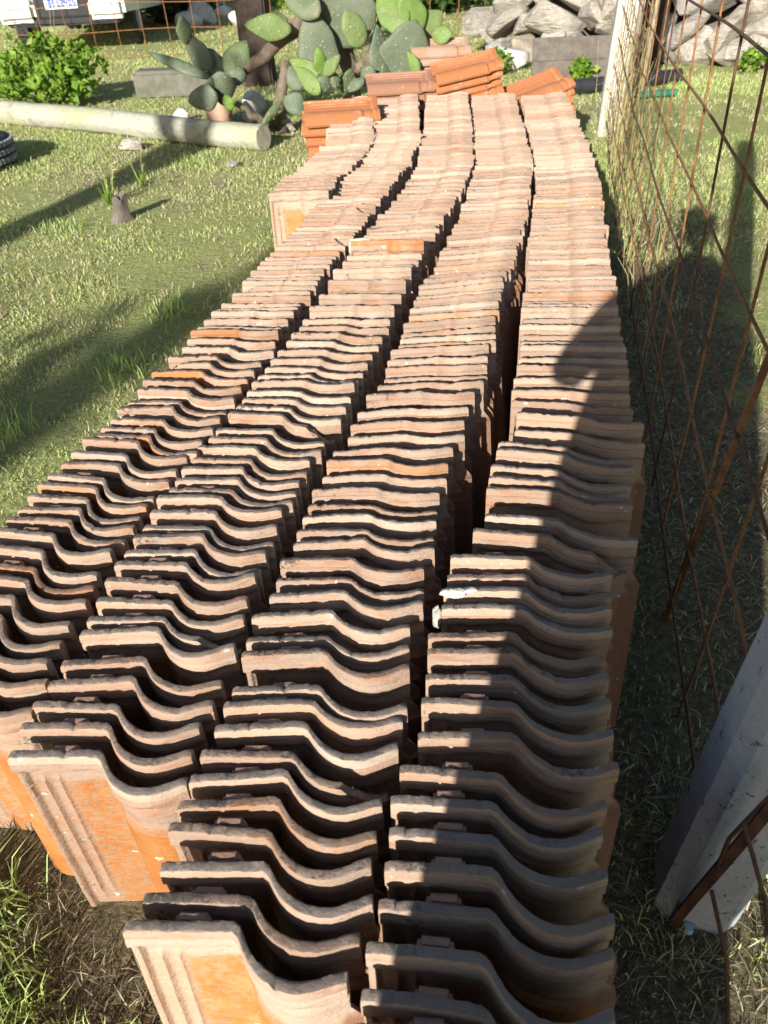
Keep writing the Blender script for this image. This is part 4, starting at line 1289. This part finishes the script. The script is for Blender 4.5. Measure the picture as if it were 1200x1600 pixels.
# ------------------------------------------------------------------ parked vehicle
def vehicle():
    c = G(95, 88)
    e = empty('parked_van', (-3.72, c.y + .15, 0), R(3)); tag(e, 'rear of a parked white van with number plate behind the back fence', 'van')
    def loft(sections, name, mat):
        v, f = [], []
        for y, ring in sections:
            v += [(x, y, z) for x, z in ring]
        n = len(sections[0][1])
        for i in range(len(sections) - 1):
            for k in range(n):
                f.append((i * n + k, i * n + (k + 1) % n, (i + 1) * n + (k + 1) % n, (i + 1) * n + k))
        f.append(tuple(range(n))); f.append(tuple((len(sections) - 1) * n + k for k in range(n - 1, -1, -1)))
        return mobj(name, v, f, mat, e, True, 30)
    def ring(w, z0, z1, zt, wt):
        return [(-w, z0), (w, z0), (w + .02, z0 + .25), (w, z1), (wt, zt), (wt - .12, zt + .07), (-wt + .12, zt + .07), (-wt, zt), (-w, z1), (-w - .02, z0 + .25)]
    loft([(.02, ring(.76, .50, 1.1, 1.72, .62)), (.15, ring(.80, .42, 1.1, 1.78, .66)), (2.6, ring(.82, .30, 1.1, 1.80, .68)), (3.1, ring(.82, .30, 1.05, 1.55, .62)), (3.5, ring(.80, .32, .95, 1.02, .70)), (4.05, ring(.72, .36, .75, .82, .6))], 'body', M['carpaint'])
    for s_ in (-1, 1):
        mb = MB().box((s_ * .56, -.045, .49), (.50, .20, .24), Matrix.Rotation(R(-s_ * 5), 3, 'Z'), .06)
        mb.build('bumper_end', M['carpaint'], e, True, 40)
        lamp = MB().box((s_ * .70, .01, .92), (.13, .08, .42), None, .02).build('tail_light', M['redlamp'], e, True, 40)
    MB().box((.02, -.02, .52), (.66, .14, .22), None, .015).build('bumper_recess', M['carblack'], e)
    MB().box((0, .1, .40), (1.4, .3, .16), None, .02).build('underside', M['carblack'], e)
    pl = MB().box((.03, -.101, .565), (.40, .012, .13), None, .003).build('number_plate', M['platewhite'], e)
    MB().box((.03, -.1095, .612), (.392, .004, .030), None, 0).build('blue_band', M['plateblue'], pl)
    mb = MB()
    glyph = ['111101111101111', '110101110101110', '010110010010111', '111001111100111', '101101111001001', '111101101101111', '111100111001111']
    for gi, g in enumerate(glyph):
        for q, bit in enumerate(g):
            if bit == '1':
                mb.box((-.135 + gi * .050 + (q % 3) * .012 + .018, -.1085, .588 - (q // 3) * .013), (.012, .003, .013))
    mb.build('plate_characters', M['plateblue'], pl)
    MB().box((0, -.002, 1.38), (1.05, .03, .48), Matrix.Rotation(R(-8), 3, 'X'), .01).build('rear_window', M['glass'], e)
    MB().box((0, -.012, .86), (.16, .03, .035), None, .006).build('tailgate_handle', M['carblack'], e)
    for s_ in (-1, 1):
        MB().box((s_ * .775, 1.6, 1.36), (.02, 1.9, .38), Matrix.Rotation(R(-s_ * 14), 3, 'Y'), .006).build('side_window', M['glass'], e)
        for y in (.75, 3.2):
            w = MB().tube([(s_ * .70 - .09, y, .30), (s_ * .70 - .07, y, .30), (s_ * .70 + .07, y, .30), (s_ * .70 + .09, y, .30)], [.27, .30, .30, .27], 24).build('wheel', M['rubber'], e, True, 40)
            MB().tube([(s_ * .70 - .095, y, .30), (s_ * .70 + .095, y, .30)], .17, 16).build('rim', M['rim'], w, True, 40)
vehicle()

# ------------------------------------------------------------------ photographer, behind the camera: casts the long shadow
def skin_obj(name, chains, mat, parent, sub=2, root=0):
    verts, edges, rad = [], [], []
    for ch in chains:
        prev = ch.get('from')
        for p, r_ in ch['pts']:
            verts.append(p); rad.append(r_)
            if prev is not None:
                edges.append((prev, len(verts) - 1))
            prev = len(verts) - 1
            if 'name' in ch:
                ch.setdefault('ids', []).append(prev)
    me = bpy.data.meshes.new(name)
    me.from_pydata(verts, edges, [])
    me.materials.append(mat)
    o = link(bpy.data.objects.new(name, me), parent)
    o.modifiers.new('skin', 'SKIN').use_smooth_shade = True
    for i, r_ in enumerate(rad):
        me.skin_vertices[0].data[i].radius = r_ if isinstance(r_, tuple) else (r_, r_)
        me.skin_vertices[0].data[i].use_root = (i == root)
    if sub:
        s_ = o.modifiers.new('sub', 'SUBSURF'); s_.levels = sub; s_.render_levels = sub
    return o
def person():
    px, py = -.048, -.43
    e = empty('person', (px, py, 0)); tag(e, 'person in long grey coat and jeans holding a phone up, behind the viewpoint', 'person')
    # torso, arms and legs as one body
    ch = [
     {'pts': [((0, 0, .98), (.155, .12)), ((0, .01, 1.13), (.145, .11)), ((0, .0, 1.32), (.17, .115)), ((0, -.01, 1.46), (.13, .10)), ((0, .0, 1.54), (.058, .058)), ((0, .02, 1.62), (.055, .055))]},
     {'from': 3, 'pts': [((-.18, 0, 1.45), .068), ((-.255, .04, 1.33), .056), ((-.272, .14, 1.20), .050), ((-.17, .26, 1.19), .040), ((-.085, .345, 1.235), .028)]},
     {'from': 3, 'pts': [((.17, 0, 1.45), .068), ((.215, .04, 1.31), .054), ((.225, .14, 1.17), .048), ((.15, .26, 1.18), .038), ((.10, .345, 1.235), .028)]},
     {'from': 0, 'pts': [((-.10, 0, .90), .105), ((-.11, .02, .50), .066), ((-.115, -.02, .28), .058), ((-.12, -.03, .09), .044), ((-.125, .06, .04), .042), ((-.13, .13, .035), .036)]},
     {'from': 0, 'pts': [((.10, 0, .90), .105), ((.11, .02, .50), .066), ((.115, -.02, .28), .058), ((.12, -.03, .09), .044), ((.125, .06, .04), .042), ((.13, .13, .035), .036)]},
    ]
    body = skin_obj('body', ch, M['cloth'], e, 2)
    # loose long coat
    v, f = [], []
    prof_c = [(.16, .19, .19), (.45, .215, .18), (.70, .258, .17), (.95, .256, .155), (1.10, .262, .15), (1.20, .25, .145), (1.32, .235, .135), (1.44, .205, .115), (1.51, .15, .10), (1.58, .09, .085)]
    for zz, a_, b_ in prof_c:
        for k in range(28):
            t = 2 * math.pi * k / 28
            fold = 1 + .03 * math.sin(7 * t) * max(0, (1.2 - zz))
            v.append((a_ * fold * math.cos(t) - .065 * max(0, .75 - zz) / .4, b_ * fold * math.sin(t), zz))
    for i in range(len(prof_c) - 1):
        for k in range(28):
            f.append((i * 28 + k, i * 28 + (k + 1) % 28, (i + 1) * 28 + (k + 1) % 28, (i + 1) * 28 + k))
    mobj('coat', v, f, M['cloth'], e, True)
    # trousers and shoes as clothing over the body
    ch = [{'pts': [((0, 0, .97), (.165, .13)), ((0, 0, .90), (.165, .13))]},
          {'from': 1, 'pts': [((-.10, 0, .82), .115), ((-.11, .02, .50), .078), ((-.12, -.02, .12), .066)]},
          {'from': 1, 'pts': [((.10, 0, .82), .115), ((.11, .02, .50), .078), ((.12, -.02, .12), .066)]}]
    skin_obj('trousers', ch, M['denim'], e, 1)
    for s_ in (-1, 1):
        skin_obj('shoe', [{'pts': [((s_ * .12, -.06, .05), .05), ((s_ * .125, .05, .05), .052), ((s_ * .13, .15, .042), .042)]}], M['shoe'], e, 1)
    # head with face
    bm = bmesh.new()
    bmesh.ops.create_uvsphere(bm, u_segments=24, v_segments=18, radius=1)
    for q in bm.verts:
        x, y, z = q.co
        w = .074 * (1 - .18 * max(0, -z)); d = .096; h = .118
        yy = y * d + (.012 * max(0, -z) if y > 0 else 0)
        if y > .8 and abs(x) < .25 and -.35 < z < .1:
            yy += .016 * (1 - abs(x) / .25) * (1 - abs(z + .15) / .3)
        if y > .6 and .1 < abs(x) < .6 and .0 < z < .3:
            yy -= .006
        q.co = (x * w, yy, z * h)
    bm.verts.index_update()
    hc = Vector((.005, .045, 1.725))
    tl = Matrix.Rotation(R(-22), 3, 'X')
    head = mobj('head', [tl @ q.co + hc for q in bm.verts], [tuple(a.index for a in fc.verts) for fc in bm.faces], M['skin'], e, True)
    hv = [tl @ (Vector((q.co.x * 1.25, q.co.y * 1.06 - .006, q.co.z * 1.06 + .004))) + hc for q in bm.verts]
    keep = {q.index for q in bm.verts if q.co.z > .035 or (q.co.y < -.01 and q.co.z > -.05)}
    mobj('hair', hv, [tuple(a.index for a in fc.verts) for fc in bm.faces if all(a.index in keep for a in fc.verts)], M['hair'], head, True)
    bm.free()
    for s_ in (-1, 1):
        MB().tube([hc + Vector((s_ * .072, .0, -.02)), hc + Vector((s_ * .080, -.004, 0)), hc + Vector((s_ * .076, -.006, .025))], [.008, .013, .008], 8).build('ear', M['skin'], head, True)
        MB().box(hc + tl @ Vector((s_ * .03, .083, .012)), (.022, .01, .008), None, .003).build('eye', M['hair'], head)
    MB().box(hc + tl @ Vector((0, .093, -.062)), (.04, .008, .006), None, .002).build('mouth', M['pinkstone'], head)
    # hands: palm and five fingers closed on the phone's edges
    for s_ in (-1, 1):
        w = Vector((s_ * .095, .345, 1.235))
        pc = Vector((s_ * .062, .375, 1.262))
        chs = [{'pts': [(tuple(w), .024), (tuple(w.lerp(pc, .5)), (.03, .02)), (tuple(pc), (.034, .017))]}]
        for k in range(4):
            a = pc + Vector((0, .006 + .004 * k, -.026 + .020 * k))
            ln = (.85, 1.0, 1.05, .95)[k]
            chs.append({'from': 2, 'pts': [(tuple(a), .0095), (tuple(a + Vector((-s_ * .012, .022 * ln, .002))), .009), (tuple(a + Vector((-s_ * .030 * ln, .030 * ln, .003))), .0085), (tuple(a + Vector((-s_ * .044 * ln, .022, .003))), .0075)]})
        chs.append({'from': 1, 'pts': [(tuple(pc + Vector((-s_ * .006, -.014, .010))), .011), (tuple(pc + Vector((-s_ * .024, -.010, .022))), .010), (tuple(pc + Vector((-s_ * .042, -.002, .028))), .0085)]})
        skin_obj('hand', chs, M['skin'], e, 1)
    return e
person()
ph = tag(MB().box((0, 0, 0), (.150, .0085, .074), Matrix.Rotation(R(-38), 3, 'X'), .003).build('phone', M['carblack'], None), 'black phone held up by the person behind the viewpoint', 'phone')
ph.location = (-.005, -.045, 1.262)
